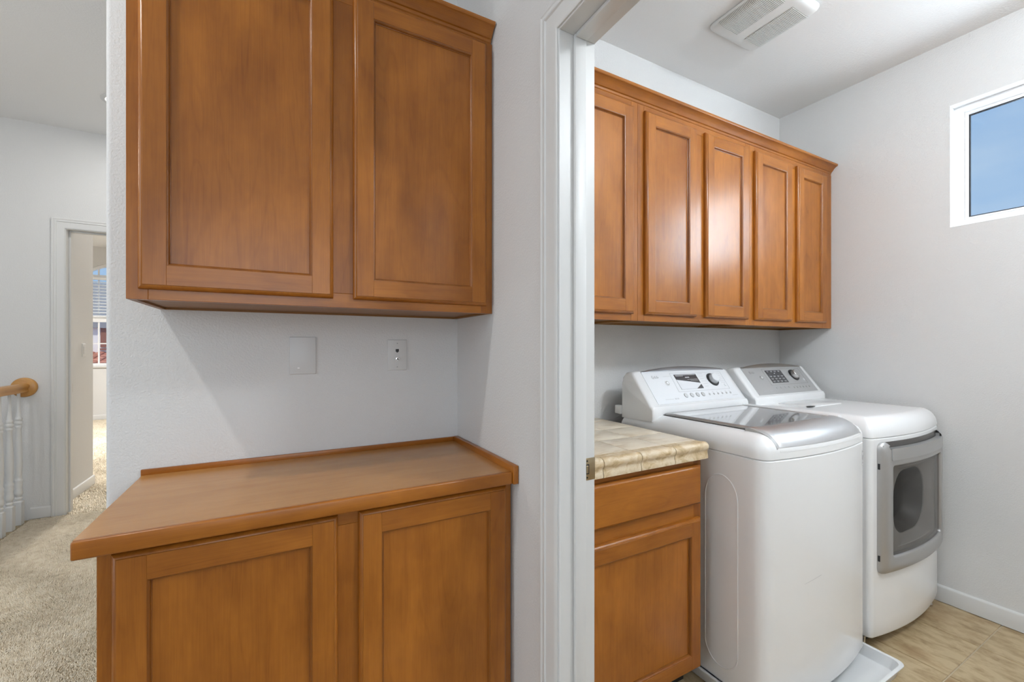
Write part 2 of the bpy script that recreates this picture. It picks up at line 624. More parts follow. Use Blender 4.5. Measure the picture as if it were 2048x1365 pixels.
# laundry floor tiles
tx = [2.58 + .33 * k for k in range(-6, 2)]
ty = [0.633 + .33 * k for k in range(-7, 4)]
for i in range(len(tx) - 1):
    for j in range(len(ty) - 1):
        a0, a1 = max(tx[i] + .002, XW1 + .002), min(tx[i + 1] - .002, XR - .002)
        b0, b1 = max(ty[j] + .002, -1.295), min(ty[j + 1] - .002, YB - .002)
        if a1 - a0 < .02 or b1 - b0 < .02:
            continue
        put('tile', box(a0, a1, b0, b1, -0.010, 0.001, 0.0012, 1), FLOOR_T, flr, smooth=0)

# ------------------------------------------------------------------ carpet pile (uncountable)
def carpet(name, label, x0, x1, y0, y1, step, h, lean, seed, size):
    rng = np.random.default_rng(seed)
    nx, ny = int((x1 - x0) / step), int((y1 - y0) / step)
    gx, gy = np.meshgrid((np.arange(nx) + .5) * step + x0, (np.arange(ny) + .5) * step + y0, indexing='ij')
    px = (gx + rng.uniform(-.5, .5, (nx, ny)) * step).ravel()
    py = (gy + rng.uniform(-.5, .5, (nx, ny)) * step).ravel()
    keep = ~((px > -.330) & (py > 1.14)) & ~((px > XN - .006) & (py > YB - .005)) if y0 < 1 else px < 99
    px, py = px[keep], py[keep]
    n = len(px)
    ang = 2.2 * np.sin(px * 5.1 + 1.3 * np.sin(py * 3.7)) + 1.7 * np.cos(py * 4.3 + px * 2.9) + rng.normal(0, .9, n)
    ln = lean * rng.uniform(.3, 1.4, n)
    hh = h * rng.uniform(.7, 1.15, n) * (1 + .16 * np.sin(px * 23 + 2 * np.sin(py * 17)) * np.cos(py * 29))
    rot = rng.uniform(0, 2 * np.pi, n)
    V = np.zeros((n, 6, 3))
    for k in range(3):
        a = rot + 2 * np.pi * k / 3
        V[:, k, 0] = px + size * np.cos(a)
        V[:, k, 1] = py + size * np.sin(a)
        V[:, k, 2] = 0.0
        V[:, k + 3, 0] = px + size * .62 * np.cos(a + .6) + ln * np.cos(ang)
        V[:, k + 3, 1] = py + size * .62 * np.sin(a + .6) + ln * np.sin(ang)
        V[:, k + 3, 2] = hh
    fl = []
    for k in range(3):
        k2 = (k + 1) % 3
        fl.append((k, k2, k2 + 3))
        fl.append((k, k2 + 3, k + 3))
    fl.append((3, 4, 5))
    fl = np.array(fl)
    Fa = (np.arange(n)[:, None, None] * 6 + fl[None]).reshape(-1, 3)
    me = bpy.data.meshes.new(name)
    me.vertices.add(n * 6)
    me.vertices.foreach_set('co', V.reshape(-1))
    me.loops.add(len(Fa) * 3)
    me.loops.foreach_set('vertex_index', Fa.reshape(-1).astype(np.int32))
    me.polygons.add(len(Fa))
    me.polygons.foreach_set('loop_start', (np.arange(len(Fa)) * 3).astype(np.int32))
    me.update(calc_edges=True)
    return finish(name, me, CARPET, None, 0, kind='stuff', label=label, cat='carpet')
carpet('hall_carpet', 'beige twisted pile carpet covering the hall floor', -1.580, 0.60, 0.45, YF - .012, 0.0056, 0.0088, 0.0046, 3, 0.0029)
carpet('bedroom_carpet', 'beige carpet seen through the doorway beyond the hall', -2.9, -0.60, YF + .003, YW - .02, 0.012, 0.012, 0.006, 4, 0.0055)

# ------------------------------------------------------------------ door casings, jambs, baseboards
CAS = [(0, 0), (0, .0130), (.003, .0160), (.010, .0165), (.013, .0140), (.017, .0128), (.021, .0150), (.025, .0150), (.028, .0112),
       (.060, .0095), (.066, .0080), (.070, .0050), (.070, 0)]

def casing_u(uL, uR, vT, P, w=.070, v0=0.0, prof=CAS, sc_=1.0):
    """U shaped casing whose INNER edge is (uL,uR,vT)"""
    rows = []
    for (s, t) in ((0, 0), (0, 1), (1, 1), (1, 0)):
        lp = []
        for d, h in prof:
            o_ = w - d * (w / .070)
            u = uL - o_ if s == 0 else uR + o_
            v = v0 if t == 0 else vT + o_
            lp.append(P(u, v, h * sc_))
        rows.append(lp)
    return loft(rows, True, True, True)

dr = thing('door_1', None, None, (XW0, JY1, 0), kind='structure')
bm = bmesh.new()
box(XW0 - .001, XW1 + .001, JY1, JY1 + .012, 0, HZ + .012, 0.0008, 1, bm)
box(XW0 - .001, XW1 + .001, JY0 - .012, JY0, 0, HZ + .012, 0.0008, 1, bm)
box(XW0 - .001, XW1 + .001, JY0, JY1, HZ, HZ + .012, 0.0008, 1, bm)
put('jamb', bm, TRIM, dr)
bm = bmesh.new()
box(.672, .7075, JY1 - .0115, JY1, 0, HZ, 0.003, 2, bm)
box(.672, .7075, JY0, JY0 + .0115, 0, HZ, 0.003, 2, bm)
box(.672, .7075, JY0 + .0115, JY1 - .0115, HZ - .0115, HZ, 0.003, 2, bm)
put('door_stop', bm, TRIM, dr)
put('casing', casing_u(JY0 - .005, JY1 + .005, HZ + .005, PXneg(XW0)), TRIM, dr)
put('casing', casing_u(JY0 - .005, JY1 + .005, HZ + .005, lambda u, v, h: (XW1 + h, u, v)), TRIM, dr)
# strike plate on the jamb
bm = box(.7085, .7445, JY1 - .0016, JY1 + .001, .905, .964, 0.0012, 2)
sp = put('strike_plate', bm, NICKEL, dr, label='satin nickel strike plate')
put('latch_hole', box(.7105, .7245, JY1 - .0022, JY1 - .0004, .921, .948, 0.0008, 1), DARK, sp)
put('latch_lip', box(.713, .7205, JY1 - .0042, JY1 - .0014, .9245, .9445, 0.001, 1), NICKEL, sp)
for z in (.9125, .9565):
    put('screw', cyl((.7175, JY1 - .0014, z), (0, -1, 0), .0025, .002, .0012, 12), DARK, sp)

dr2 = thing('door_2', None, None, (DX0, YF, 0), kind='structure')
bm = bmesh.new()
box(DX0 - .012, DX0, YF - .001, YF + .121, 0, DZ + .012, 0.0008, 1, bm)
box(DX1, DX1 + .012, YF - .001, YF + .121, 0, DZ + .012, 0.0008, 1, bm)
box(DX0, DX1, YF - .001, YF + .121, DZ, DZ + .012, 0.0008, 1, bm)
put('jamb', bm, TRIM, dr2)
bm = bmesh.new()
box(DX0, DX0 + .011, YF + .045, YF + .08, 0, DZ, 0.002, 1, bm)
box(DX0 + .011, DX1, YF + .045, YF + .08, DZ - .011, DZ, 0.002, 1, bm)
put('door_stop', bm, TRIM, dr2)
put('casing', casing_u(DX0 - .004, DX1 + .004, DZ + .004, PY(YF), w=.074), TRIM, dr2)
put('strike_plate', box(DX0 - .0005, DX0 + .0015, YF + .085, YF + .112, .91, .975, 0.0005, 1), NICKEL, dr2, label='strike plate on the far door jamb')

BASE = [(0, 0.004), (.012, 0.004), (.012, .066), (.0105, .071), (.0105, .0745), (.007, .080), (.003, .083), (0, .083)]
put('baseboard_right', extrude(BASE, lambda a, b_, t: (XR - a, t, b_), -1.30, YB), TRIM, kind='structure')
put('baseboard_back', extrude(BASE, lambda a, b_, t: (t, YB - a, b_), 1.36, XR - .013), TRIM, kind='structure')
put('baseboard_hall_far', extrude(BASE, lambda a, b_, t: (t, YF - a, b_ * 1.0 + .006), -1.585, DX0 - .0785), TRIM, kind='structure')
put('baseboard_bedroom_entry', extrude(BASE, lambda a, b_, t: (-1.49 + a, t, b_ * 1.0 + .006), YF + .12, 5.262), TRIM, kind='structure')
put('baseboard_bedroom_far', extrude(BASE, lambda a, b_, t: (t, YW - a, b_ + .006), -4.2, 1.2), TRIM, kind='structure')

# ------------------------------------------------------------------ laundry window
wn = thing('window_1', None, None, (XR, WY1, WZ0), kind='structure')
PW = PXneg(XR)
# drywall return (reveal), vinyl frame, stop, seal, pane
put('reveal', ring_rect((WY0, WY1, WZ0, WZ1), [(0, .0006), (.0015, .0006), (.0015, -.085), (0, -.085)], PW), VINYL, wn)
put('window_frame', ring_rect((WY0 + .0016, WY1 - .0016, WZ0 + .0016, WZ1 - .0016),
                              [(0, -.050), (.030, -.050), (.034, -.056), (.036, -.085), (0, -.085)], PW), VINYL, wn)
put('glazing_stop', ring_rect((WY0 + .037, WY1 - .037, WZ0 + .037, WZ1 - .037),
                              [(0, -.058), (.006, -.058), (.011, -.066), (.011, -.082), (0, -.082)], PW), VINYL, wn)
put('window_seal', ring_rect((WY0 + .0485, WY1 - .0485, WZ0 + .0485, WZ1 - .0485), [(0, -.068), (.004, -.068), (.004, -.080), (0, -.080)], PW), BLACKSEAL, wn)
put('glass_pane', box(XR + .073, XR + .077, WY0 + .05, WY1 - .05, WZ0 + .05, WZ1 - .05), PANE, wn, smooth=0)

# ------------------------------------------------------------------ cabinets
def cab_door(parent, x0, x1, z0, z1, y0, stile=.054, rail=.056, ply=False):
    """recessed-panel door whose back lies in plane y0"""
    e = .0095
    d = put('door', box(x0 + .03, x1 - .03, y0 - .0085, y0 - .0015, z0 + .03, z1 - .03), WOOD_Z, parent, smooth=0)
    for a0, a1 in ((x0 + e, x0 + stile), (x1 - stile, x1 - e)):
        put('stile', box(a0, a1, y0 - .0195, y0 - .0005, z0 + e, z1 - e, 0.0005, 1), WOOD_Z, d)
    for b0, b1 in ((z0 + e, z0 + rail), (z1 - rail, z1 - e)):
        put('rail', box(x0 + stile + .0001, x1 - stile - .0001, y0 - .0195, y0 - .0005, b0, b1, 0.0004, 1), WOOD_X, d)
    put('edge_moulding', ring_rect((x0, x1, z0, z1), [(0, .0005), (0, .0095), (.002, .0125), (.0075, .0178), (.0093, .0183), (.0093, .0005)], PY(y0)), WOOD_Z, d)
    put('bead', ring_rect((x0 + stile - .001, x1 - stile + .001, z0 + rail - .001, z1 - rail + .001),
                          [(0, .004), (0, .0188), (.002, .0186), (.0045, .0165), (.0062, .0130), (.0066, .0108), (.0082, .0100), (.0082, .004)], PY(y0)), WOOD_GLAZE, d)
    return d

CROWN = [(0, 0), (.007, 0), (.007, .008), (.010, .011), (.011, .016), (.011, .019), (.015, .021), (.018, .025), (.023, .032),
         (.030, .040), (.037, .045), (.043, .047), (.045, .050), (.045, .058), (.043, .060), (0, .060)]

# --- niche wall cabinet
NX0, NX1, NZ0, NZ1, NY = -0.3105, 0.6285, 1.371, 2.276, 1.292
t = thing('wall_cabinet', 'two-door stained maple cabinet with crown moulding, hung in the hall niche above wall plates', 'cabinet', ((NX0 + NX1) / 2, YB, NZ0))
bm = bmesh.new()
box(NX0, NX0 + .014, NY + .019, YB, NZ0, NZ1 + .03, bm=bm)
box(NX1 - .014, NX1, NY + .019, YB, NZ0, NZ1 + .03, bm=bm)
box(NX0 + .014, NX1 - .014, NY + .019, YB - .006, NZ0 + .006, NZ0 + .02, bm=bm)
box(NX0 + .014, NX1 - .014, NY + .019, YB - .006, NZ1, NZ1 + .014, bm=bm)
box(NX0 + .014, NX1 - .014, YB - .006, YB, NZ0, NZ1 + .014, bm=bm)
put('body', bm, PLY, t, smooth=0)
XM = (.133 + .186) / 2
for a0, a1, b0, b1 in ((NX0, NX0 + .040, NZ0, NZ1), (NX1 - .040, NX1, NZ0, NZ1), (XM - .038, XM + .038, NZ0 + .0402, NZ1 - .0402)):
    put('frame_stile', box(a0, a1, NY, NY + .019, b0, b1, 0.0008, 1), WOOD_Z, t)
for b0, b1 in ((NZ0, NZ0 + .040), (NZ1 - .040, NZ1)):
    put('frame_rail', box(NX0 + .0402, NX1 - .0402, NY, NY + .019, b0, b1, 0.0008, 1), WOOD_X, t)
cab_door(t, -.287, .133, 1.3955, 2.264, NY)
cab_door(t, .186, .603, 1.3955, 2.264, NY)
put('crown_moulding', extrude(CROWN, lambda a, b_, q: (q, NY + .012 - a, NZ1 - .004 + b_), NX0 - .03, NX1 - .003), WOOD_X, t, smooth=25)

# --- niche base cabinet
BX0, BX1, BY = -0.3225, 0.626, 1.155
t = thing('base_cabinet', 'two-door stained maple base cabinet standing in the hall niche under a wooden top', 'cabinet', ((BX0 + BX1) / 2, YB, 0))
bm = bmesh.new()
box(BX0, BX0 + .016, BY + .019, YB, 0.012, .849, bm=bm)
box(BX1 - .016, BX1, BY + .019, YB, 0.012, .849, bm=bm)
box(BX0 + .016, BX1 - .016, YB - .006, YB, 0.012, .849, bm=bm)
box(BX0 + .016, BX1 - .016, BY + .019, YB - .006, .10, .115, bm=bm)
box(BX0 + .016, BX1 - .016, BY + .07, BY + .085, 0.012, .10, bm=bm)
put('body', bm, WOOD_Z, t, smooth=0)
XM2 = (.129 + .1786) / 2
for a0, a1, b0, b1 in ((BX0, BX0 + .040, .10, .849), (BX1 - .040, BX1, .10, .849), (XM2 - .038, XM2 + .038, .1402, .8088)):
    put('frame_stile', box(a0, a1, BY, BY + .019, b0, b1, 0.0008, 1), WOOD_Z, t)
for b0, b1 in ((.10, .140), (.809, .849)):
    put('frame_rail', box(BX0 + .0402, BX1 - .0402, BY, BY + .019, b0, b1, 0.0008, 1), WOOD_X, t)
cab_door(t, -.298, .129, .125, .839, BY, stile=.058, rail=.060)
cab_door(t, .1786, .604, .125, .839, BY, stile=.056, rail=.060)

# --- niche wooden top
t = thing('wooden_countertop', 'glossy honey maple countertop with raised back strips in the hall niche', 'countertop', (.13, 1.37, .849))
bm = box(-.350, .611, 1.131, YB - .010, .8505, .885, 0.0, 1)
put('top_board', bm, WOOD_TOP, t, smooth=0)
put('front_edging', box(-.350, .611, 1.1155, 1.1308, .8495, .8865, 0.0045, 3), WOOD_X, t)
put('back_strip', box(-.353, .6285, YB - .0098, YB, .880, .9015, 0.0018, 2), WOOD_X, t)
put('side_strip', box(.6112, .6285, 1.110, YB - .010, .8498, .9045, 0.0022, 2), WOOD_Y, t)

# --- laundry wall cabinets
LZ0, LZ1, LY = 1.368, 2.276, 1.315
units = [
    ('single-door maple wall cabinet next to the laundry doorway, leftmost of the row', XW1 + .004, 1.3155, [(.800, 1.2827)]),
    ('double-door maple wall cabinet in the middle of the laundry row, above the washer', 1.3160, 2.0825, [(1.349, 1.6686), (1.730, 2.054)]),
    ('double-door maple wall cabinet against the right wall, above the dryer', 2.0830, XR - .002, [(2.111, 2.435), (2.4915, 2.791)]),
]
for lab, x0, x1, drs in units:
    t = thing('wall_cabinet', lab, 'cabinet', ((x0 + x1) / 2, YB, LZ0), group='maple wall cabinets of the laundry')
    bm = bmesh.new()
    box(x0, x0 + .014, LY + .019, YB, LZ0, LZ1 + .02, bm=bm)
    box(x1 - .014, x1, LY + .019, YB, LZ0, LZ1 + .02, bm=bm)
    box(x0 + .014, x1 - .014, LY + .019, YB - .006, LZ0 + .010, LZ0 + .02, bm=bm)
    box(x0 + .014, x1 - .014, LY + .019, YB - .006, LZ1, LZ1 + .014, bm=bm)
    box(x0 + .014, x1 - .014, YB - .006, YB, LZ0, LZ1 + .014, bm=bm)
    put('body', bm, PLY, t, smooth=0)
    zs = .036
    for a0, a1 in ((x0, x0 + zs), (x1 - (zs if x1 < 2.8 else .10), x1)):
        put('frame_stile', box(a0, a1, LY, LY + .019, LZ0, LZ1, 0.0008, 1), WOOD_Z, t)
    xe = x1 - (zs if x1 < 2.8 else .10)
    for b0, b1 in ((LZ0, LZ0 + .040), (LZ1 - .040, LZ1)):
        put('frame_rail', box(x0 + zs + .0002, xe - .0002, LY, LY + .019, b0, b1, 0.0008, 1), WOOD_X, t)
    if len(drs) == 2:
        c = (drs[0][1] + drs[1][0]) / 2
        put('frame_stile', box(c - .04, c + .04, LY, LY + .019, LZ0 + .0402, LZ1 - .0402, 0.0008, 1), WOOD_Z, t)
    for a0, a1 in drs:
        cab_door(t, a0, a1, 1.3965, 2.252, LY, stile=.052)
bm = extrude(CROWN, lambda a, b_, q: (q, LY + .010 - a, LZ1 - .004 + b_), XW1 + .004, XR - .002)
put('crown_moulding', bm, WOOD_X, None, smooth=25, label='long maple crown moulding along the top of the laundry cabinets', cat='moulding')

# --- laundry base cabinet with drawer
CX0, CX1, CY = XW1 + .018, 1.345, 1.034
t = thing('drawer_cabinet', 'maple base cabinet with one drawer over one door, beside the washer', 'cabinet', ((CX0 + CX1) / 2, YB, 0))
bm = bmesh.new()
box(CX0, CX0 + .016, CY + .019, YB - .013, 0.10, .858, bm=bm)
box(CX1 - .016, CX1, CY + .019, YB - .013, 0.10, .858, bm=bm)
box(CX0 + .016, CX1 - .016, YB - .019, YB - .013, 0.10, .858, bm=bm)
box(CX0 + .016, CX1 - .016, CY + .019, YB - .019, .10, .115, bm=bm)
put('body', bm, WOOD_Z, t, smooth=0)
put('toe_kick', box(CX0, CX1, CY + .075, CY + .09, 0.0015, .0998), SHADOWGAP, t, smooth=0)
for a0, a1 in ((CX0, CX0 + .036), (CX1 - .036, CX1)):
    put('frame_stile', box(a0, a1, CY, CY + .019, .10, .858, 0.0008, 1), WOOD_Z, t)
for b0, b1 in ((.10, .136), (.642, .712), (.815, .858)):
    put('frame_rail', box(CX0 + .0362, CX1 - .0362, CY, CY + .019, b0, b1, 0.0008, 1), WOOD_X, t)
bm = loft([[PY(CY)(u, v, h) for u, v in ((CX0 + .02 + d, .697 + d), (1.329 - d, .697 + d), (1.329 - d, .837 - d), (CX0 + .02 + d, .837 - d))]
           for d, h in ((0, .0005), (0, .0095), (.002, .0125), (.0085, .0178), (.0100, .0181), (.0105, .0190))], True, True, True)
put('drawer_front', bm, WOOD_X, t, smooth=20)
cab_door(t, CX0 + .02, 1.329, .112, .648, CY, stile=.054, rail=.056)

# --- tiled counter
t = thing('tile_countertop', 'beige stone tile countertop with moulded edge tiles beside the washer', 'countertop', (1.04, 1.3, .858))
put('substrate', box(XW1 + .002, 1.3465, 1.020, YB - .0005, .8585, .9100), GROUT, t, smooth=0)
jx = [XW1 + .002, .8636, 1.0206, 1.1765, 1.350]
jy = [1.060, 1.213, 1.370, 1.527, YB]
for i in range(4):
    for j in range(4):
        g = .0013
        put('tile', box(jx[i] + (g if i else 0), jx[i + 1] - g, jy[j] + g, jy[j + 1] - g, .9095, .9165, 0.0012, 2), COUNTER_T, t)
EDGE = [(1.0585, .9095), (1.0585, .9165), (1.040, .9170), (1.020, .9195), (1.0105, .9190), (1.0035, .9150), (.9995, .9085), (.9990, .9010),
        (1.0010, .8945), (1.0045, .8900), (1.0055, .8840), (1.0035, .8760), (1.0020, .8680), (1.0025, .8620), (1.0060, .8600), (1.0195, .8600), (1.0195, .9095)]
for i in range(4):
    g = .0012
    x0, x1 = jx[i] + (g if i else 0), jx[i + 1] - (g if i < 3 else -.001)
    if i < 3:
        bm = extrude(EDGE, lambda a, b_, q: (q, a, b_), x0, x1)
    else:
        loops = []
        for k in range(7):
            a = k / 6 * math.pi / 2
            s = .010 * (1 - math.cos(a))
            q = x1 - .010 + .010 * math.sin(a)
            loops.append([(q, yy + (s if yy < 1.015 else 0), zz - (s * .6 if zz > .912 else 0)) for yy, zz in EDGE])
        bm = loft([[(x0, yy, zz) for yy, zz in EDGE]] + loops, True, True, True)
    put('edge_tile', bm, EDGE_T, t, smooth=50)

# ------------------------------------------------------------------ wall plates in the niche
t = thing('blank_plate', 'blank white wall plate with a chipped spot, left of the two plates in the niche', 'wall plate', (.071, YB, 1.167))
PL = PY(YB)
def plate_mesh(x0, x1, z0, z1, th):
    return loft([[PL(u, v, h) for u, v in ((x0 + d, z0 + d), (x1 - d, z0 + d), (x1 - d, z1 - d), (x0 + d, z1 - d))]
                 for d, h in ((0, 0.0002), (0, th * .45), (.0012, th * .85), (.0035, th))], True, False, True)
put('plate', plate_mesh(.0305, .1120, 1.167, 1.2935, .0045), plain('plate_paint', (0.645, 0.64, 0.63), .35), t)
put('chip', box(.0545, .0610, YB - .0052, YB - .0042, 1.1860, 1.1905, 0.0004, 1), plain('chip_white', (0.95, 0.95, 0.95), .4), t)
put('screw', cyl((.0712, YB - .0046, 1.273), (0, -1, 0), .0022, .0018, .0008, 12), TRIM, t)
t = thing('jack_plate', 'white wall plate with a phone jack and a coaxial socket, right of the blank one', 'wall plate', (.389, YB, 1.172))
put('plate', plate_mesh(.353, .4245, 1.172, 1.2865, .0050), TRIM, t)
for z in (1.1845, 1.2725):
    put('screw', cyl((.389, YB - .0050, z), (0, -1, 0), .0022, .0018, .0010, 12), GREYP, t)
put('phone_jack', box(.3828, .3948, YB - .0056, YB - .0046, 1.2415, 1.2515, 0.0004, 1), DARK, t)
put('phone_jack', box(.3855, .3920, YB - .0056, YB - .0046, 1.2385, 1.2415, 0.0004, 1), DARK, t)
c = put('coaxial_socket', lathe((.389, YB - .0046, 1.2145), (0, -1, 0), [(0, .0062), (.002, .0062), (.002, .0046), (.009, .0046), (.009, .0036)], 18), CHROME, t)
put('socket_hole', cyl((.389, YB - .0134, 1.2145), (0, -1, 0), .0026, .0026, .0006, 12), DARK, c)

# ------------------------------------------------------------------ appliances
def front_y(x, xc, hw, yc, bow):
    s = (x - xc) / hw
    return yc + bow * s * s

def outline(x0, x1, yb, xc, hw, yc, bow, d, r, nf=28, na=6):
    """plan outline at inset d, open order: back-left, left side, front, right side, back-right"""
    r = max(r - d * .3, .004)
    pts = [(x0 + d, yb - min(d, .02)), (x0 + d, (yb + yc) / 2)]
    cx = x0 + d + r
    cy = front_y(cx, xc, hw, yc, bow) + d + r
    for i in range(na):
        a = math.pi + math.pi / 2 * i / (na - 1)
        pts.append((cx + r * math.cos(a), cy + r * math.sin(a)))
    cx2 = x1 - d - r
    for i in range(1, nf):
        x = cx + (cx2 - cx) * i / nf
        pts.append((x, front_y(x, xc, hw, yc, bow) + d))
    for i in range(na):
        a = 1.5 * math.pi + math.pi / 2 * i / (na - 1)
        pts.append((cx2 + r * math.cos(a), cy + r * math.sin(a)))
    pts += [(x1 - d, (yb + yc) / 2), (x1 - d, yb - min(d, .02))]
    return pts

def appliance(t, x0, x1, yb, yc, bow, zb, z_seam, D, H, zdeck, r, hole=None):
    xc, hw = (x0 + x1) / 2, (x1 - x0) / 2
    def ol(d, z):
        return [(x, y, z) for x, y in outline(x0, x1, yb, xc, hw, yc, bow, d, r)]
    zs = [(.012, zb), (.003, zb + .006), (0, zb + .014)] + [(0, zb + .014 + (z_seam - .0035 - zb - .014) * k / 14) for k in range(1, 15)] + [(.003, z_seam - .001), (.009, z_seam + .0005)]
    bm = loft([ol(d, z) for d, z in zs], True, True, True, skip=hole)
    body = put('body', bm, ENAMEL, t, smooth=30)
    zs = [(.008, z_seam - .001), (.003, z_seam + .0012), (.0, z_seam + .004), (0, zdeck - H)]
    for k in range(1, 11):
        a = k / 10 * math.pi / 2
        zs.append((D * (1 - math.cos(a)), zdeck - H + H * math.sin(a)))
    zs.append((D + .03, zdeck + .0005))
    bm = loft([ol(d, z) for d, z in zs], True, True, True)
    put('top_deck', bm, ENAMEL, t, smooth=30)
    return body

# slope of the control panels: origin bottom-left, v runs up the slope
PB, PT = Vector((0, 1.336, 1.005)), Vector((0, 1.441, 1.141))
PV = (PT - PB).normalized()
PH = (PT - PB).length
PN = Vector((0, -PV.z, PV.y))

def console(t, x0, x1, xa, xb, steel, panel_mat, kind):
    prof = [(1.512, .930), (1.322, .935), (1.3175, .950), (1.3180, .985), (1.3235, .9985), (1.3355, 1.0045), (1.4405, 1.1405), (1.4480, 1.1455), (1.4580, 1.1470),
            (1.4900, 1.1440), (1.5050, 1.1280), (1.512, 1.095)]
    cy_, cz_ = 1.43, .935
    loops = []
    for xx, s in ((x0 + .006, .90), (x0 + .009, .945), (x0 + .016, .975), (x0 + .030, .992), (x0 + .050, 1.0), (x1 - .050, 1.0), (x1 - .030, .992), (x1 - .016, .975), (x1 - .009, .945), (x1 - .006, .90)):
        loops.append([(xx, cy_ + (y - cy_) * (1 - (1 - s) * .55), cz_ + (z - cz_) * s) for y, z in prof])
    con = put('console', loft(loops, True, True, True), ENAMEL, t, smooth=40)
    W = xb - xa
    def S(u, v, h):
        """panel coordinates: u 0..1 left-right, v 0..1 from the top down"""
        p = PB + PV * (PH * (1 - v)) + PN * h
        return (xa + u * W, p.y, p.z)
    def slab(u0, u1, v0, v1, h0, h1, bm=None):
        q = [(u0, v0), (u1, v0), (u1, v1), (u0, v1)]
        return loft([[S(u, v, h0) for u, v in q], [S(u, v, h1) for u, v in q]], True, True, True, bm)
    def disc(u, v, r, h0, h1, r1=None, n=24, bm=None):
        r1 = r1 or r
        lo = [S(u + r * math.cos(2 * math.pi * k / n) / W, v + r * math.sin(2 * math.pi * k / n) / PH, h0) for k in range(n)]
        hi = [S(u + r1 * math.cos(2 * math.pi * k / n) / W, v + r1 * math.sin(2 * math.pi * k / n) / PH, h1) for k in range(n)]
        return loft([lo, hi], True, True, True, bm)
    # face plate with a gently arched top edge
    n = 24
    top = [(k / n, .02 - .022 * (1 - (2 * k / n - 1) ** 2)) for k in range(n + 1)]
    pl = [(0.0, 1.0), (1.0, 1.0)] + top[::-1]
    plate = put('control_panel', loft([[S(u, v, -.002) for u, v in pl], [S(u, v, .0018) for u, v in pl]], True, True, True), panel_mat, con, smooth=25)
    # arched steel cap
    def bulge(u):
        return 1 - (2 * u - 1) ** 2
    rows = []
    for lift, flat, h in ((0.0, 0.0, -.003), (0.0, 0.0, .0032), (.5, .006, .0040), (.93, .012, .0022), (1.0, .016, -.0020), (1.0, .016, -.020), (0.0, 0.0, -.020)):
        rows.append([S(u, v - flat * 3.0 - .125 * lift * bulge(u), h) for u, v in top])
    put('steel_cap', loft(list(rows) + [rows[0]], False), steel, con, smooth=40)
    # display bezel (outline), screen, dial, buttons
    fr = [(.302, .065), (.935, .085), (.925, .685), (.290, .685)]
    cx_ = sum(p[0] for p in fr) / 4
    cv_ = sum(p[1] for p in fr) / 4
    inn = [(p[0] + (cx_ - p[0]) * .010, p[1] + (cv_ - p[1]) * .035) for p in fr]
    bm = bmesh.new()
    for k in range(4):
        a, b_, c_, d_ = fr[k], fr[(k + 1) % 4], inn[(k + 1) % 4], inn[k]
        loft([[S(*a, .0017), S(*b_, .0017), S(*c_, .0017), S(*d_, .0017)], [S(*a, .0024), S(*b_, .0024), S(*c_, .0024), S(*d_, .0024)]], True, True, True, bm)
    put('bezel', bm, PRINTL if kind == 'washer' else GREYP, plate, smooth=0)
    scr = put('display', slab(.338, .603, .125, .612, .0016, .0028), SCREEN, plate, smooth=0, label='dark display screen')
    bm = bmesh.new()
    if kind == 'washer':
        # film left on the lower part of the display and a light band of readout
        q = [(.345, .300), (.440, .350), (.603, .440), (.603, .470), (.520, .612), (.338, .612), (.338, .290)]
        put('film', loft([[S(u, v, .0027) for u, v in q], [S(u, v, .0034) for u, v in q]], True, True, True), SCREENL, plate, smooth=0)
        for (u0, u1, v0, v1) in ((.350, .595, .142, .158), (.350, .44, .178, .188), (.455, .505, .215, .245), (.47, .59, .300, .306), (.50, .59, .335, .341)):
            slab(u0, u1, v0, v1, .0027, .0031, bm)
    else:
        for r_ in range(5):
            for q_ in range(4):
                u = .355 + q_ * .062
                v = .155 + r_ * .095
                if r_ == 1:
                    continue
                slab(u, u + .038, v, v + .014, .0027, .0031, bm)
                slab(u + .008, u + .028, v + .030, v + .040, .0027, .0031, bm)
        slab(.46, .475, .235, .26, .0027, .0031, bm)
    put('readout', bm, PRINTL, plate, smooth=0, kind='stuff')
    ringd = put('dial_ring', disc(.777, .345, .0375, .0010, .0060, .0355, 36), DARK, plate, smooth=40)
    pts = []
    kn = put('dial_knob', disc(.777, .345, .0275, .0055, .0240, .0245, 36), CHROME if kind == 'dryer' else STEEL, plate, smooth=40)
    put('knob_face', disc(.777, .345, .0240, .0238, .0262, .0215, 36), SILVER if kind == 'dryer' else PANELW, plate, smooth=40)
    put('power_button', disc(.218, .384, .0150, .0012, .0040, .0135, 28), PANELG if kind == 'dryer' else PLASTIC, plate, smooth=40)
    put('power_ring', disc(.218, .384, .0105, .0038, .0046, .0100, 28), CHROME, plate, smooth=40)
    put('power_core', disc(.218, .384, .0078, .0044, .0052, .0074, 28), PLASTIC, plate, smooth=40)
    for u in (.345, .416, .484, .549):
        if kind == 'washer':
            put('option_button', disc(u, .80, .0125, .0012, .0042, .0105, 24), SILVER, plate, smooth=40)
        else:
            put('option_button', slab(u - .013, u + .013, .765, .815, .0012, .0030), PANELG, plate, smooth=0)
    for k in range(6):
        u = .628 + .054 * k
        put('touch_button', disc(u, .815, .0062, .0012, .0030, .0052, 16), SILVER, plate, smooth=40)
    put('start_button', disc(.895, .545, .0085, .0012, .0040, .0070, 20), PANELW, plate, smooth=40)
    # printed legends: fine grey ticks round the dial, over the buttons and below
    bm = bmesh.new()
    for k in range(6):
        slab(.628 + .054 * k - .008, .628 + .054 * k + .008, .745, .757, .0016, .0021, bm)
        slab(.630, .690 - .006 * (k % 3), .12 + .085 * k, .132 + .085 * k, .0016, .0021, bm)
        slab(.858 + .005 * (k % 2), .915, .15 + .062 * k, .161 + .062 * k, .0016, .0021, bm)
    slab(.21, .295, .165, .174, .0016, .0021, bm)
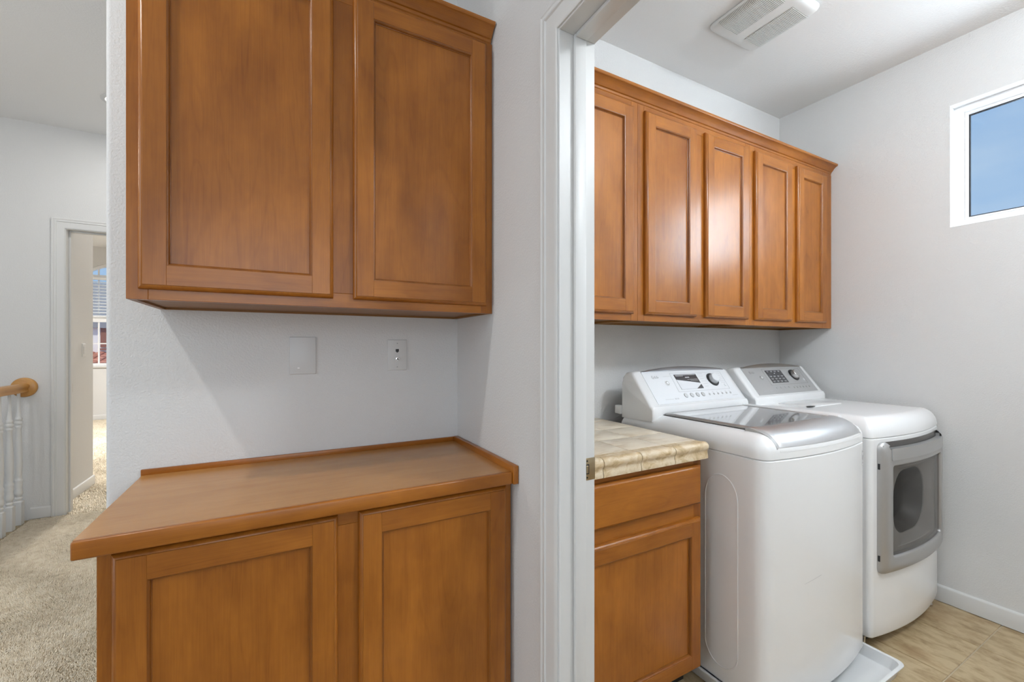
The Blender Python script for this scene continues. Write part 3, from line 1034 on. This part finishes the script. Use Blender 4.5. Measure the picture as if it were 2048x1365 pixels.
    slab(.905, .975, .893, .908, .0016, .0021, bm)
    slab(.10, .19, .872, .884, .0016, .0021, bm)
    slab(.205, .225, .855, .895, .0016, .0021, bm)
    slab(.232, .250, .855, .895, .0016, .0021, bm)
    slab(.74, .775, .90, .908, .0016, .0021, bm)
    put('printed_legend', bm, PRINTL, plate, smooth=0, kind='stuff')
    # maker's badge: round face mark followed by two letters
    bm = bmesh.new()
    R0, R1 = .0088, .0072
    cu, cv = .095, .178
    def P2(x, y):
        return (cu + x / W, cv - y / PH)
    seg = 32
    for k in range(seg):
        a0, a1 = 2 * math.pi * k / seg, 2 * math.pi * (k + 1) / seg
        if 5 < math.degrees(a0) < 62:
            continue
        q = [P2(r * math.cos(a), r * math.sin(a)) for r, a in ((R0, a0), (R0, a1), (R1, a1), (R1, a0))]
        loft([[S(*p, .0016) for p in q], [S(*p, .0024) for p in q]], True, True, True, bm)
    def bar(xa_, xb_, ya_, yb_):
        q = [P2(xa_, ya_), P2(xb_, ya_), P2(xb_, yb_), P2(xa_, yb_)]
        loft([[S(*p, .0016) for p in q], [S(*p, .0024) for p in q]], True, True, True, bm)
    bar(-.0012, .0002, -.0035, .0040)
    bar(-.0012, .0035, -.0048, -.0035)
    bar(.0030, R0, -.0007, .0007)
    bar(-.0046, -.0026, .0018, .0038)
    # L
    bar(.0130, .0154, -.0065, .0065)
    bar(.0130, .0205, -.0065, -.0042)
    # G
    gx = .0285
    for k in range(20):
        a0, a1 = R(48 + 312 * k / 20), R(48 + 312 * (k + 1) / 20)
        q = [P2(gx + r * .92 * math.cos(a), r * math.sin(a)) for r, a in ((.0066, a0), (.0066, a1), (.0043, a1), (.0043, a0))]
        loft([[S(*p, .0016) for p in q], [S(*p, .0024) for p in q]], True, True, True, bm)
    bar(gx + .0005, gx + .0062, -.0012, .0008)
    bar(gx + .0042, gx + .0062, -.0050, .0008)
    put('maker_badge', bm, GREYP, plate, smooth=0, label='grey round face mark with two letters')
    return con

# --- drain pan
PX0, PX1, PY0, PY1 = 1.392, 2.098, .712, 1.50
t = thing('drain_pan', 'shallow white plastic drain pan on the floor under the washer', 'drain pan', ((PX0 + PX1) / 2, (PY0 + PY1) / 2, 0.0012))
def rr(x0, x1, y0, y1, r, z):
    return [(x, y, z) for x, y in rrect(x0, x1, y0, y1, r, 6, 3)]
lp = []
for ins, z in ((.014, .0015), (.004, .044), (-.004, .0460), (-.004, .0490), (.002, .0505), (.008, .0485), (.018, .0075), (.022, .0060)):
    lp.append(rr(PX0 + ins, PX1 - ins, PY0 + ins, PY1 - ins, .03, z))
put('tray', loft(lp, True, True, True), PLASTIC, t, smooth=40)

# --- washer
WX0, WX1, WYB, WYC, WBOW = 1.404, 2.090, 1.505, .800, .038
t = thing('washing_machine', 'white top-loading washer with steel lid handle, standing beside the tiled counter', 'washer', ((WX0 + WX1) / 2, 1.15, .007))
body = appliance(t, WX0, WX1, WYB, WYC, WBOW, .042, .879, .075, .060, .962, .045)
for fx in (WX0 + .07, WX1 - .07):
    for fy in (.90, 1.43):
        put('foot', lathe((fx, fy, .0075), (0, 0, 1), [(0, .022), (.012, .022), (.016, .010), (.040, .010)], 14), DARK, t)
console(t, WX0, WX1, 1.460, 2.046, CAPSTEEL, PANELW, 'washer')
wxc, whw = (WX0 + WX1) / 2, (WX1 - WX0) / 2
# lid: steel-framed glass, steel grip band in front
LX0, LX1, LYF, LYB, LZ = 1.474, 2.020, .918, 1.312, .9655
def lidpt(u, y, h):
    return (u, y, LZ + h)
lid = put('lid', box(LX0 + .004, LX1 - .004, LYF, LYB, .958, LZ + .0035), GREYP, t, smooth=0)
put('lid_trim', ring_rect((LX0, LX1, LYF - .012, LYB), [(0, -.004), (0, .0040), (.004, .0065), (.016, .0070), (.018, .0050), (.018, -.004)], lidpt), SILVER, lid)
put('lid_glass', box(LX0 + .0185, LX1 - .0185, LYF + .006, LYB - .0185, LZ + .001, LZ + .0060), LIDGLASS, lid, smooth=0)
put('lid_gap', ring_rect((LX0 - .005, LX1 + .005, LYF, LYB + .005), [(0, -.004), (0, -.0022), (.005, -.0022), (.005, -.004)], lidpt), SHADOWGAP, lid, smooth=0)
# rounded rim of the deck on both sides of the lid
for s in (-1, 1):
    xa_ = LX0 - .0065 if s < 0 else LX1 + .0065
    prof = [(0, -.006), (0, .004), (.004, .0105), (.010, .013), (.020, .0115), (.034, .004), (.040, -.008)]
    bm = extrude([(a, b_) for a, b_ in prof], lambda a, b_, q: (xa_ + s * a, q, LZ + b_), .905, 1.318)
    if s > 0:
        put('deck_rim', bm, ENAMEL, t, smooth=60)
    else:
        bm.free()
# grip band
nb = 26
prof = [(.118, .0050), (.112, .0085), (.095, .0090), (.075, .0060), (.055, .0005), (.036, -.0085), (.020, -.0210), (.009, -.0360), (.005, -.0450), (.009, -.0500), (.018, -.0480), (.050, -.0200), (.118, -.0040)]
def band_sec(x, k=1.0, dz=0.0):
    yf = front_y(x, wxc, whw, WYC, WBOW) - .003
    return [(x, yf + a, LZ + b_ * k + dz) for a, b_ in prof]
xs = [LX0 + (LX1 - LX0) * k / nb for k in range(nb + 1)]
loops = [band_sec(x) for x in xs]
loops = [[(x_ - .004, y_ + .004, z_ - .004) for x_, y_, z_ in loops[0]]] + loops + [[(x_ + .004, y_ + .004, z_ - .004) for x_, y_, z_ in loops[-1]]]
put('grip_band', loft(loops, True, True, True), STEEL, lid, smooth=50, label='brushed steel lid grip')
for k, (xe, s) in enumerate(((LX0 - .004, -1), (LX1 + .004, 1))):
    bm = loft([[(xe + s * q, y_, z_ - .001 - q * .35) for x_, y_, z_ in band_sec(xe)] for q in (0, .009)], True, True, True)
    put('grip_end', bm, PANELG, lid, smooth=50)
# shadowed finger pocket below the grip
loops = []
for x in xs:
    yf = front_y(x, wxc, whw, WYC, WBOW)
    loops.append([(x, yf + .0015, LZ - .0525), (x, yf - .0005, LZ - .0600), (x, yf + .012, LZ - .060), (x, yf + .022, LZ - .050)])
put('finger_pocket', loft(loops, True, True, True), PLASTIC, t, smooth=30)
# pressed outline on the left side panel
cy0, cy1, zt, zb_ = .928, 1.062, .800, .100
pts = []
for k in range(25):
    a = math.pi * k / 24
    pts.append(((cy0 + cy1) / 2 + (cy1 - cy0) / 2 * math.cos(a), zt - .09 + .09 * math.sin(a)))
for k in range(25):
    a = math.pi + math.pi * k / 24
    pts.append(((cy0 + cy1) / 2 + (cy1 - cy0) / 2 * math.cos(a), zb_ + .07 + .07 * math.sin(a)))
cyc, czc = (cy0 + cy1) / 2, (zt + zb_) / 2
def shr(p, d):
    v = Vector((p[0] - cyc, p[1] - czc))
    L_ = v.length
    return (cyc + v.x * (1 - d / max(abs(v.x), .05) * .9), czc + v.y * (1 - d / .35 * .9))
lo = [[(WX0 - h, *shr(p, d)) for p in pts] for d, h in ((0, -.0006), (.0015, .0016), (.0035, .0020), (.0055, -.0006))]
put('pressed_outline', loft(lo, True), ENAMEL, t, smooth=60)
# hose bracket behind the console and badge on the front
put('hose_bracket', box(WX0 - .006, WX0 + .02, 1.508, 1.545, .945, .985, 0.004, 2), PLASTIC, t)
bx0, bx1 = 2.0455, 2.0665
def fp(x, z, h):
    return (x, front_y(x, wxc, whw, WYC, WBOW) - h, z)
def patch(x0, x1, z0, z1, h0, h1, bm=None):
    q = [(x0, z0), (x1, z0), (x1, z1), (x0, z1)]
    return loft([[fp(x, z, h0) for x, z in q], [fp(x, z, h1) for x, z in q]], True, True, True, bm)
bd = put('front_badge', patch(bx0, bx1, .787, .848, -.001, .0008), PRINTL, t, smooth=0, label='small grey badge with a round mark')
bm = bmesh.new()
for k in range(20):
    a0, a1 = 2 * math.pi * k / 20, 2 * math.pi * (k + 1) / 20
    q = [((bx0 + bx1) / 2 + r * .8 * math.cos(a), .816 + r * math.sin(a)) for r, a in ((.0105, a0), (.0105, a1), (.007, a1), (.007, a0))]
    loft([[fp(x, z, .0006) for x, z in q], [fp(x, z, .0013) for x, z in q]], True, True, True, bm)
patch(bx0 + .003, bx1 - .003, .838, .842, .0006, .0013, bm)
patch(bx0 + .003, bx1 - .003, .793, .797, .0006, .0013, bm)
put('badge_mark', bm, GREYP, bd, smooth=0)

loops = []
for k in range(9):
    x = 1.590 + .094 * k / 8
    z = .4412 + .0118 * k / 8
    w_ = .0004 + .0006 * k / 8
    loops.append([fp(x, z - w_, -.0004), fp(x, z + w_, -.0004), fp(x, z + w_, .0002), fp(x, z - w_, .0002)])
put('scratch', loft(loops, True, True, True), PRINTL, body, smooth=0, label='faint grey scratch')

# --- dryer
RX0, RX1, RYB, RYC, RBOW = 2.140, 2.826, 1.520, .800, .037
t = thing('clothes_dryer', 'white front-loading dryer with silver glass door, between the washer and right wall', 'dryer', ((RX0 + RX1) / 2, 1.16, .0012))
rxc, rhw = (RX0 + RX1) / 2, (RX1 - RX0) / 2
def hole(c):
    return c.y < .9 and 2.255 < c.x < 2.71 and .40 < c.z < .75
appliance(t, RX0, RX1, RYB, RYC, RBOW, .048, .878, .060, .075, .962, .022, hole=hole)
for fx in (RX0 + .012, RX1 - .05):
    for fy in (.855, 1.45):
        put('foot', lathe((fx + (.01 if fy > 1 else 0), fy + (0 if fx > 2.5 else .01), .0015), (0, 0, 1), [(0, .016), (.010, .016), (.013, .006), (.047, .006)], 12), CHROME if fy < 1 else DARK, t)
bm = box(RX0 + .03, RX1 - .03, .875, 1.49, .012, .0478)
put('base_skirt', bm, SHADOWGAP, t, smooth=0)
console(t, RX0, RX1, 2.198, 2.770, plain('dryer_cap', (0.42, 0.40, 0.37), 0.38, metal=0.9), PANELG, 'dryer')
def DP(x, z, h):
    return (x, front_y(x, rxc, rhw, RYC, RBOW) - h, z)
OX0, OX1, OZ0, OZ1 = 2.176, 2.790, .316, .862
IX0, IX1, IZ0, IZ1 = 2.236, 2.730, .390, .764
SLOT = .838
def ring_between(outer, inner, prof, bm=None):
    loops = []
    for wgt, h in prof:
        loops.append([DP(o[0] + (i[0] - o[0]) * wgt, o[1] + (i[1] - o[1]) * wgt, h) for o, i in zip(outer, inner)])
    return loft(list(loops) + [loops[0]], True, bm=bm, skip=slot_cut)
dout = rrect(OX0, OX1, OZ0, OZ1, .026, 7, 44)
dinn = rrect(IX0, IX1, IZ0, IZ1, .014, 7, 44)
def slot_cut(c):
    return c.z > SLOT - .004 and OX0 + .042 < c.x < OX1 - .042
door = put('door', ring_between(dout, dinn, [(0, -.001), (0, .006), (.05, .014), (.14, .0205), (.28, .0245), (.42, .0255), (.90, .0255), (.96, .0235), (1.0, .0190), (1.0, .002), (.9, -.001)]),
           SILVER, t, smooth=50, label='silver dryer door frame')
# dark pull recess behind the handle bar
def strip(x0, x1, z0, z1, h0, h1, n=16):
    loops = []
    for k in range(n + 1):
        x = x0 + (x1 - x0) * k / n
        loops.append([DP(x, z0, h0), DP(x, z0, h1), DP(x, z1, h1), DP(x, z1, h0)])
    return loft(loops, True, True, True)
put('pull_recess', strip(OX0 + .034, OX1 - .046, SLOT - .022, OZ1 - .001, -.001, .0025), plain('recess_grey', (.075, .068, .062), .35), door, smooth=30)
for xa_, xb_ in ((OX0 + .010, OX0 + .046), (OX1 - .048, OX1 - .010)):
    put('slot_cheek', strip(xa_, xb_, SLOT - .012, OZ1 - .012, .0, .0165, 3), SILVER, door, smooth=30)
put('handle_bar', strip(OX0 + .046, OX1 - .040, .789, SLOT - .0005, .004, .0285), SILVER, door, smooth=30)
for z in (.752, .372):
    put('hinge_cap', strip(OX0 - .0012, OX0 + .006, z, z + .024, .004, .0105, 2), DARK, door, smooth=0)
# glass
loops = []
for k in range(17):
    z = IZ0 - .004 + (IZ1 - IZ0 + .008) * k / 16
    loops.append([DP(IX0 - .004 + (IX1 - IX0 + .008) * j / 20, z, .0165) for j in range(21)])
put('door_glass', loft(loops, False), DRYGLASS, door, smooth=60, label='dark tinted door glass')
# liner bowl narrowing to the drum opening, drum behind it
o1 = rrect(2.225, 2.745, .380, .775, .02, 7, 16)
o2 = rrect(2.262, 2.704, .408, .742, .05, 7, 16)
o3 = rrect(2.312, 2.652, .428, .724, .11, 7, 16)
o4 = rrect(2.320, 2.642, .436, .716, .11, 7, 16)
o6 = rrect(2.350, 2.612, .460, .690, .10, 7, 16)
def cz3(pts_, dy):
    return [(x, RYC + dy, z) for x, z in pts_]
lin = loft([[DP(x, z, .001) for x, z in o1], [DP(x, z, .0015) for x, z in o2], cz3(o3, .024), cz3(o4, .030), cz3(o4, .034)], True)
put('door_liner', lin, BOWL, t, smooth=40)
o5 = rrect(2.22, 2.74, .35, .80, .2, 7, 16)
put('drum', loft([cz3(o4, .034), cz3(o6, .085), cz3(o6, .10), cz3(o5, .105), cz3(o5, .60)], True, False, True), DRUM, t, smooth=40)

# lint filter cover on the dryer top
lc = put('lint_cover', loft([[(x, y, z) for x, y in rrect(2.290 + d, 2.600 - d, 1.135 + d, 1.300 - d, .02, 5, 4)] for d, z in ((0, .960), (0, .9650), (.003, .9668))], True, True, True), ENAMEL, t, smooth=40)
put('lint_grip', loft([[(2.296 + .034 * math.cos(a_) * k_, 1.140 + .012 * math.sin(a_) * k_, z) for a_ in [2 * math.pi * q / 20 for q in range(20)]] for k_, z in ((1, .9655), (1, .9674), (.8, .9678))], True, True, True), DARK, lc, smooth=40)

# ------------------------------------------------------------------ exhaust fan
FX0, FX1, FY0, FY1 = 1.750, 2.075, .985, 1.306
t = thing('exhaust_fan', 'square off-white ceiling exhaust fan cover with two louvred grilles', 'vent fan', ((FX0 + FX1) / 2, (FY0 + FY1) / 2, ZC - .029))
lp = []
for ins, dz in ((.006, 0), (.0005, -.004), (0, -.009), (.003, -.017), (.010, -.0235), (.022, -.0275), (.034, -.0285)):
    lp.append([(x, y, ZC + dz) for x, y in rrect(FX0 + ins, FX1 - ins, FY0 + ins, FY1 - ins, .026, 6, 4)])
put('cover', loft(lp, True, True, True), FANW, t, smooth=40)
for (path) in ([(FX0 + .0025, -.017), (FX0 + .010, -.0240), (FX0 + .022, -.0280), (FX0 + .034, -.0290), (1.884, -.0290)],
               [(FX1 - .0025, -.017), (FX1 - .010, -.0240), (FX1 - .022, -.0280), (FX1 - .034, -.0290), (1.941, -.0290)]):
    g0, g1 = 1.034, 1.254
    rows = [[(x, g0, ZC + z), (x, g1, ZC + z), (x, g1, ZC + z - .0006), (x, g0, ZC + z - .0006)] for x, z in path]
    gr = put('grille', loft(rows, True, True, True), FANDARK, t, smooth=0)
    bm = bmesh.new()
    n = 38
    for k in range(n):
        y = g0 + (g1 - g0) * (k + .5) / n
        hwid = .0017
        rows = [[(x, y - hwid, ZC + z - .0004), (x, y + hwid, ZC + z - .0004), (x, y + hwid, ZC + z - .0024), (x, y - hwid, ZC + z - .0024)] for x, z in path]
        loft(rows, True, True, True, bm)
    put('louvres', bm, FANW, gr, smooth=0, kind='stuff')

# ------------------------------------------------------------------ stair railing
t = thing('stair_railing', 'stair railing with oak handrail and white turned balusters at the far left', 'railing', (-1.615, 3.8, 0))
RXc = -1.615
RP = [(-.028, .935), (.028, .935), (.030, .945), (.024, .953), (.026, .962), (.032, .972), (.031, .984), (.022, .993), (0, .996), (-.022, .993), (-.031, .984), (-.032, .972), (-.026, .962), (-.024, .953), (-.030, .945)]
put('handrail', extrude(RP, lambda a, b_, q: (RXc + a, q, b_), 3.0, YF - .021), OAK_Y, t, smooth=50)
put('rosette', lathe((RXc, YF, .966), (0, -1, 0), [(0, .070), (.012, .070), (.018, .067), (.022, .060)], 40), OAK_Y, t, smooth=40)
bal = None
BP = [(.165, .0215), (.172, .0150), (.178, .0150), (.184, .0195), (.192, .0195), (.198, .0150), (.205, .0160), (.213, .0205), (.222, .0215), (.245, .0200), (.262, .0165), (.275, .0190), (.290, .0205), (.300, .0175), (.312, .0215),
      (.322, .0200), (.332, .0150), (.345, .0160), (.42, .0200), (.50, .0195), (.60, .0165), (.680, .0135), (.690, .0180), (.700, .0180), (.706, .0140), (.716, .0195), (.728, .0195), (.735, .0150),
      (.745, .0190), (.755, .0185), (.765, .0125), (.80, .0100), (.90, .0085), (.940, .0085)]
for k in range(8):
    y = 4.318 - .118 * k
    if bal is None:
        bm = lathe((RXc, y, 0), (0, 0, 1), BP, 20)
        box(RXc - .0215, RXc + .0215, y - .0215, y + .0215, 0.001, .166, 0.0015, 1, bm)
        bal = put('baluster', bm, TRIM, t, smooth=40)
    else:
        b2 = bal.copy()
        COL.objects.link(b2)
        b2.parent = t
        b2.location = (0, y - 4.318, 0)

# ------------------------------------------------------------------ recessed hall lamp
t = thing('recessed_lamp', 'round recessed ceiling lamp in the hall, partly behind the niche wall', 'ceiling lamp', (-.93, 3.76, ZH - .012))
n = 36
lp = [[(-.93 + r * math.cos(2 * math.pi * k / n), 3.76 + r * math.sin(2 * math.pi * k / n), ZH - z) for k in range(n)] for r, z in ((.098, -.002), (.098, .004), (.090, .009), (.078, .009), (.074, .004), (.074, -.002))]
put('trim_ring', loft(lp, True), TRIM, t, smooth=40)
put('lens', cyl((-.93, 3.76, ZH - .0035), (0, 0, 1), .074, .074, .003, 32), LENS, t, smooth=0)

# ------------------------------------------------------------------ light switch beyond the hall
t = thing('light_switch', 'white rocker light switch on the wall beyond the far doorway', 'light switch', (-1.49, 5.035, 1.17))
bm = loft([[(-1.49 + h, u, v) for u, v in ((5.00 + d, 1.172 + d), (5.072 - d, 1.172 + d), (5.072 - d, 1.287 - d), (5.00 + d, 1.287 - d))] for d, h in ((0, 0.0003), (0, .003), (.003, .006))], True, True, True)
put('plate', bm, TRIM, t)
put('rocker', box(-1.4845, -1.481, 5.020, 5.052, 1.198, 1.262, 0.0012, 1), TRIM, t)

# ------------------------------------------------------------------ bedroom window wall with arched window
AX0, AX1, AZ0, AZS, ARISE = -2.95, -1.75, .93, 2.405, .32
acx, ahw = (AX0 + AX1) / 2, (AX1 - AX0) / 2
def arch(ins, n=20):
    """closed outline (inner hole) of the window inset by ins, counter-clockwise from bottom-left"""
    p = [(AX0 + ins, AZ0 + ins), (AX1 - ins, AZ0 + ins)]
    for k in range(n + 1):
        a = math.pi * k / n
        p.append((acx + (ahw - ins) * math.cos(a), AZS + (ARISE - ins) * math.sin(a)))
    return p
hole_ = arch(0)
bm = bmesh.new()
box(-4.2, AX0, YW, YW + .14, 0, ZB, bm=bm)
box(AX1, 1.2, YW, YW + .14, 0, ZB, bm=bm)
box(AX0, AX1, YW, YW + .14, 0, AZ0, bm=bm)
top = hole_[2:]
for (a, b_) in zip(top[:-1], top[1:]):
    q = [(a[0], a[1]), (b_[0], b_[1]), (b_[0], ZB), (a[0], ZB)]
    loft([[(x, YW, z) for x, z in q], [(x, YW + .14, z) for x, z in q]], True, True, True, bm)
put('wall_bedroom_far', bm, WALL, kind='structure', smooth=0)
wn2 = thing('window_2', None, None, (acx, YW, AZ0), kind='structure')
def arch_ring(i0, i1, y0, y1):
    a, b_ = arch(i0), arch(i1)
    rows = [[(x, y0, z) for x, z in a], [(x, y0, z) for x, z in b_], [(x, y1, z) for x, z in b_], [(x, y1, z) for x, z in a]]
    return loft(rows + [rows[0]], True)
put('window_frame', arch_ring(0, .045, YW + .05, YW + .10), VINYL, wn2)
put('transom_bar', box(AX0 + .04, AX1 - .04, YW + .05, YW + .10, 2.455, 2.500), VINYL, wn2, smooth=0)
put('meeting_rail', box(AX0 + .04, AX1 - .04, YW + .045, YW + .10, 1.685, 1.765), VINYL, wn2, smooth=0)
for x in (-2.735, -2.35, -1.965):
    put('muntin', box(x - .011, x + .011, YW + .070, YW + .085, AZ0 + .04, 2.68 if abs(x - acx) < .1 else 2.60), VINYL, wn2, smooth=0)
put('muntin', box(AX0 + .04, AX1 - .04, YW + .0705, YW + .0845, 1.305, 1.325), VINYL, wn2, smooth=0)
put('glass_pane', box(AX0 + .03, AX1 - .03, YW + .076, YW + .078, AZ0 + .03, 2.66), PANE, wn2, smooth=0)
put('window_sill', box(AX0 - .04, AX1 + .04, YW - .03, YW + .05, AZ0 - .03, AZ0 + .002, 0.004, 1), TRIM, wn2)
bl = thing('window_blind', 'white horizontal slat blind pulled halfway up in the far window', 'blind', (acx, YW + .02, 1.77))
put('head_rail', box(AX0 + .01, AX1 - .01, YW + .002, YW + .045, 2.41, 2.455, 0.003, 1), VINYL, bl)
sl = None
for k in range(12):
    z = 1.795 + .0525 * k
    if sl is None:
        bm = loft([[(x, YW + .024 - .021 * math.cos(a_), z + zz) for a_, zz in ((0, -.010), (1.2, .0015), (1.9, .0045), (3.14, .008), (3.14, .011), (1.9, .0075), (1.2, .0045), (0, -.007))] for x in (AX0 + .012, AX1 - .012)], True, True, True)
        sl = put('slat', bm, VINYL, bl, smooth=0)
    else:
        s2 = sl.copy()
        COL.objects.link(s2)
        s2.parent = bl
        s2.location = (0, 0, .0525 * k)
put('bottom_rail', box(AX0 + .012, AX1 - .012, YW + .006, YW + .042, 1.765, 1.783, 0.003, 1), VINYL, bl)

# ------------------------------------------------------------------ house across the street
t = thing('neighbour_house', 'white stucco house with grey roof and red tiled porch outside the far window', 'house', (-7.0, 24, -3))
put('wall', box(-12, -2, 22, 29, -3, 2.05), STUCCO, t, smooth=0)
rf = put('roof', loft([[(x, 21.96, 2.05), (x, 21.96, 2.20), (x, 25.5, 4.1), (x, 29.6, 2.2), (x, 29.6, 2.05)] for x in (-12.5, -1.5)], True, True, True), ROOFG, t, smooth=0)
put('fascia', box(-12.5, -1.5, 21.90, 21.96, 1.98, 2.22), plain('fascia_grey', (.30, .30, .31), .7), rf, smooth=0)
put('shutter', box(-6.02, -5.0, 21.96, 22.0, 1.24, 2.0), BROWNW, t, smooth=0)
put('shutter_sill', box(-6.06, -4.9, 21.93, 22.0, 1.14, 1.20), BROWNW, t, smooth=0)
pr_ = put('porch_roof', loft([[(x, 18.6, .38), (x, 18.6, .46), (x, 22.0, 1.02), (x, 22.0, .90)] for x in (-10, -3)], True, True, True), TERRA, t, smooth=0)
tl = None
for r_ in range(9):
    for k in range(12):
        x = -7.2 + .30 * k
        f0, f1 = r_ / 9, (r_ + 1.12) / 9
        if tl is None:
            def sec(y, z):
                return [(x + .14 * math.cos(a_), y, z + .07 * math.sin(a_)) for a_ in [math.pi * q / 6 for q in range(7)]]
            bm = loft([sec(18.6, .475), sec(18.6 + 3.4 * f1, .455 + .56 * f1)], True, True, True)
            tl = put('roof_tile', bm, TERRA, pr_, smooth=0)
            t0y, t0x = 18.6, x
        else:
            q = tl.copy()
            COL.objects.link(q)
            q.parent = pr_
            q.location = (x - t0x, 3.4 * f0, .56 * f0)
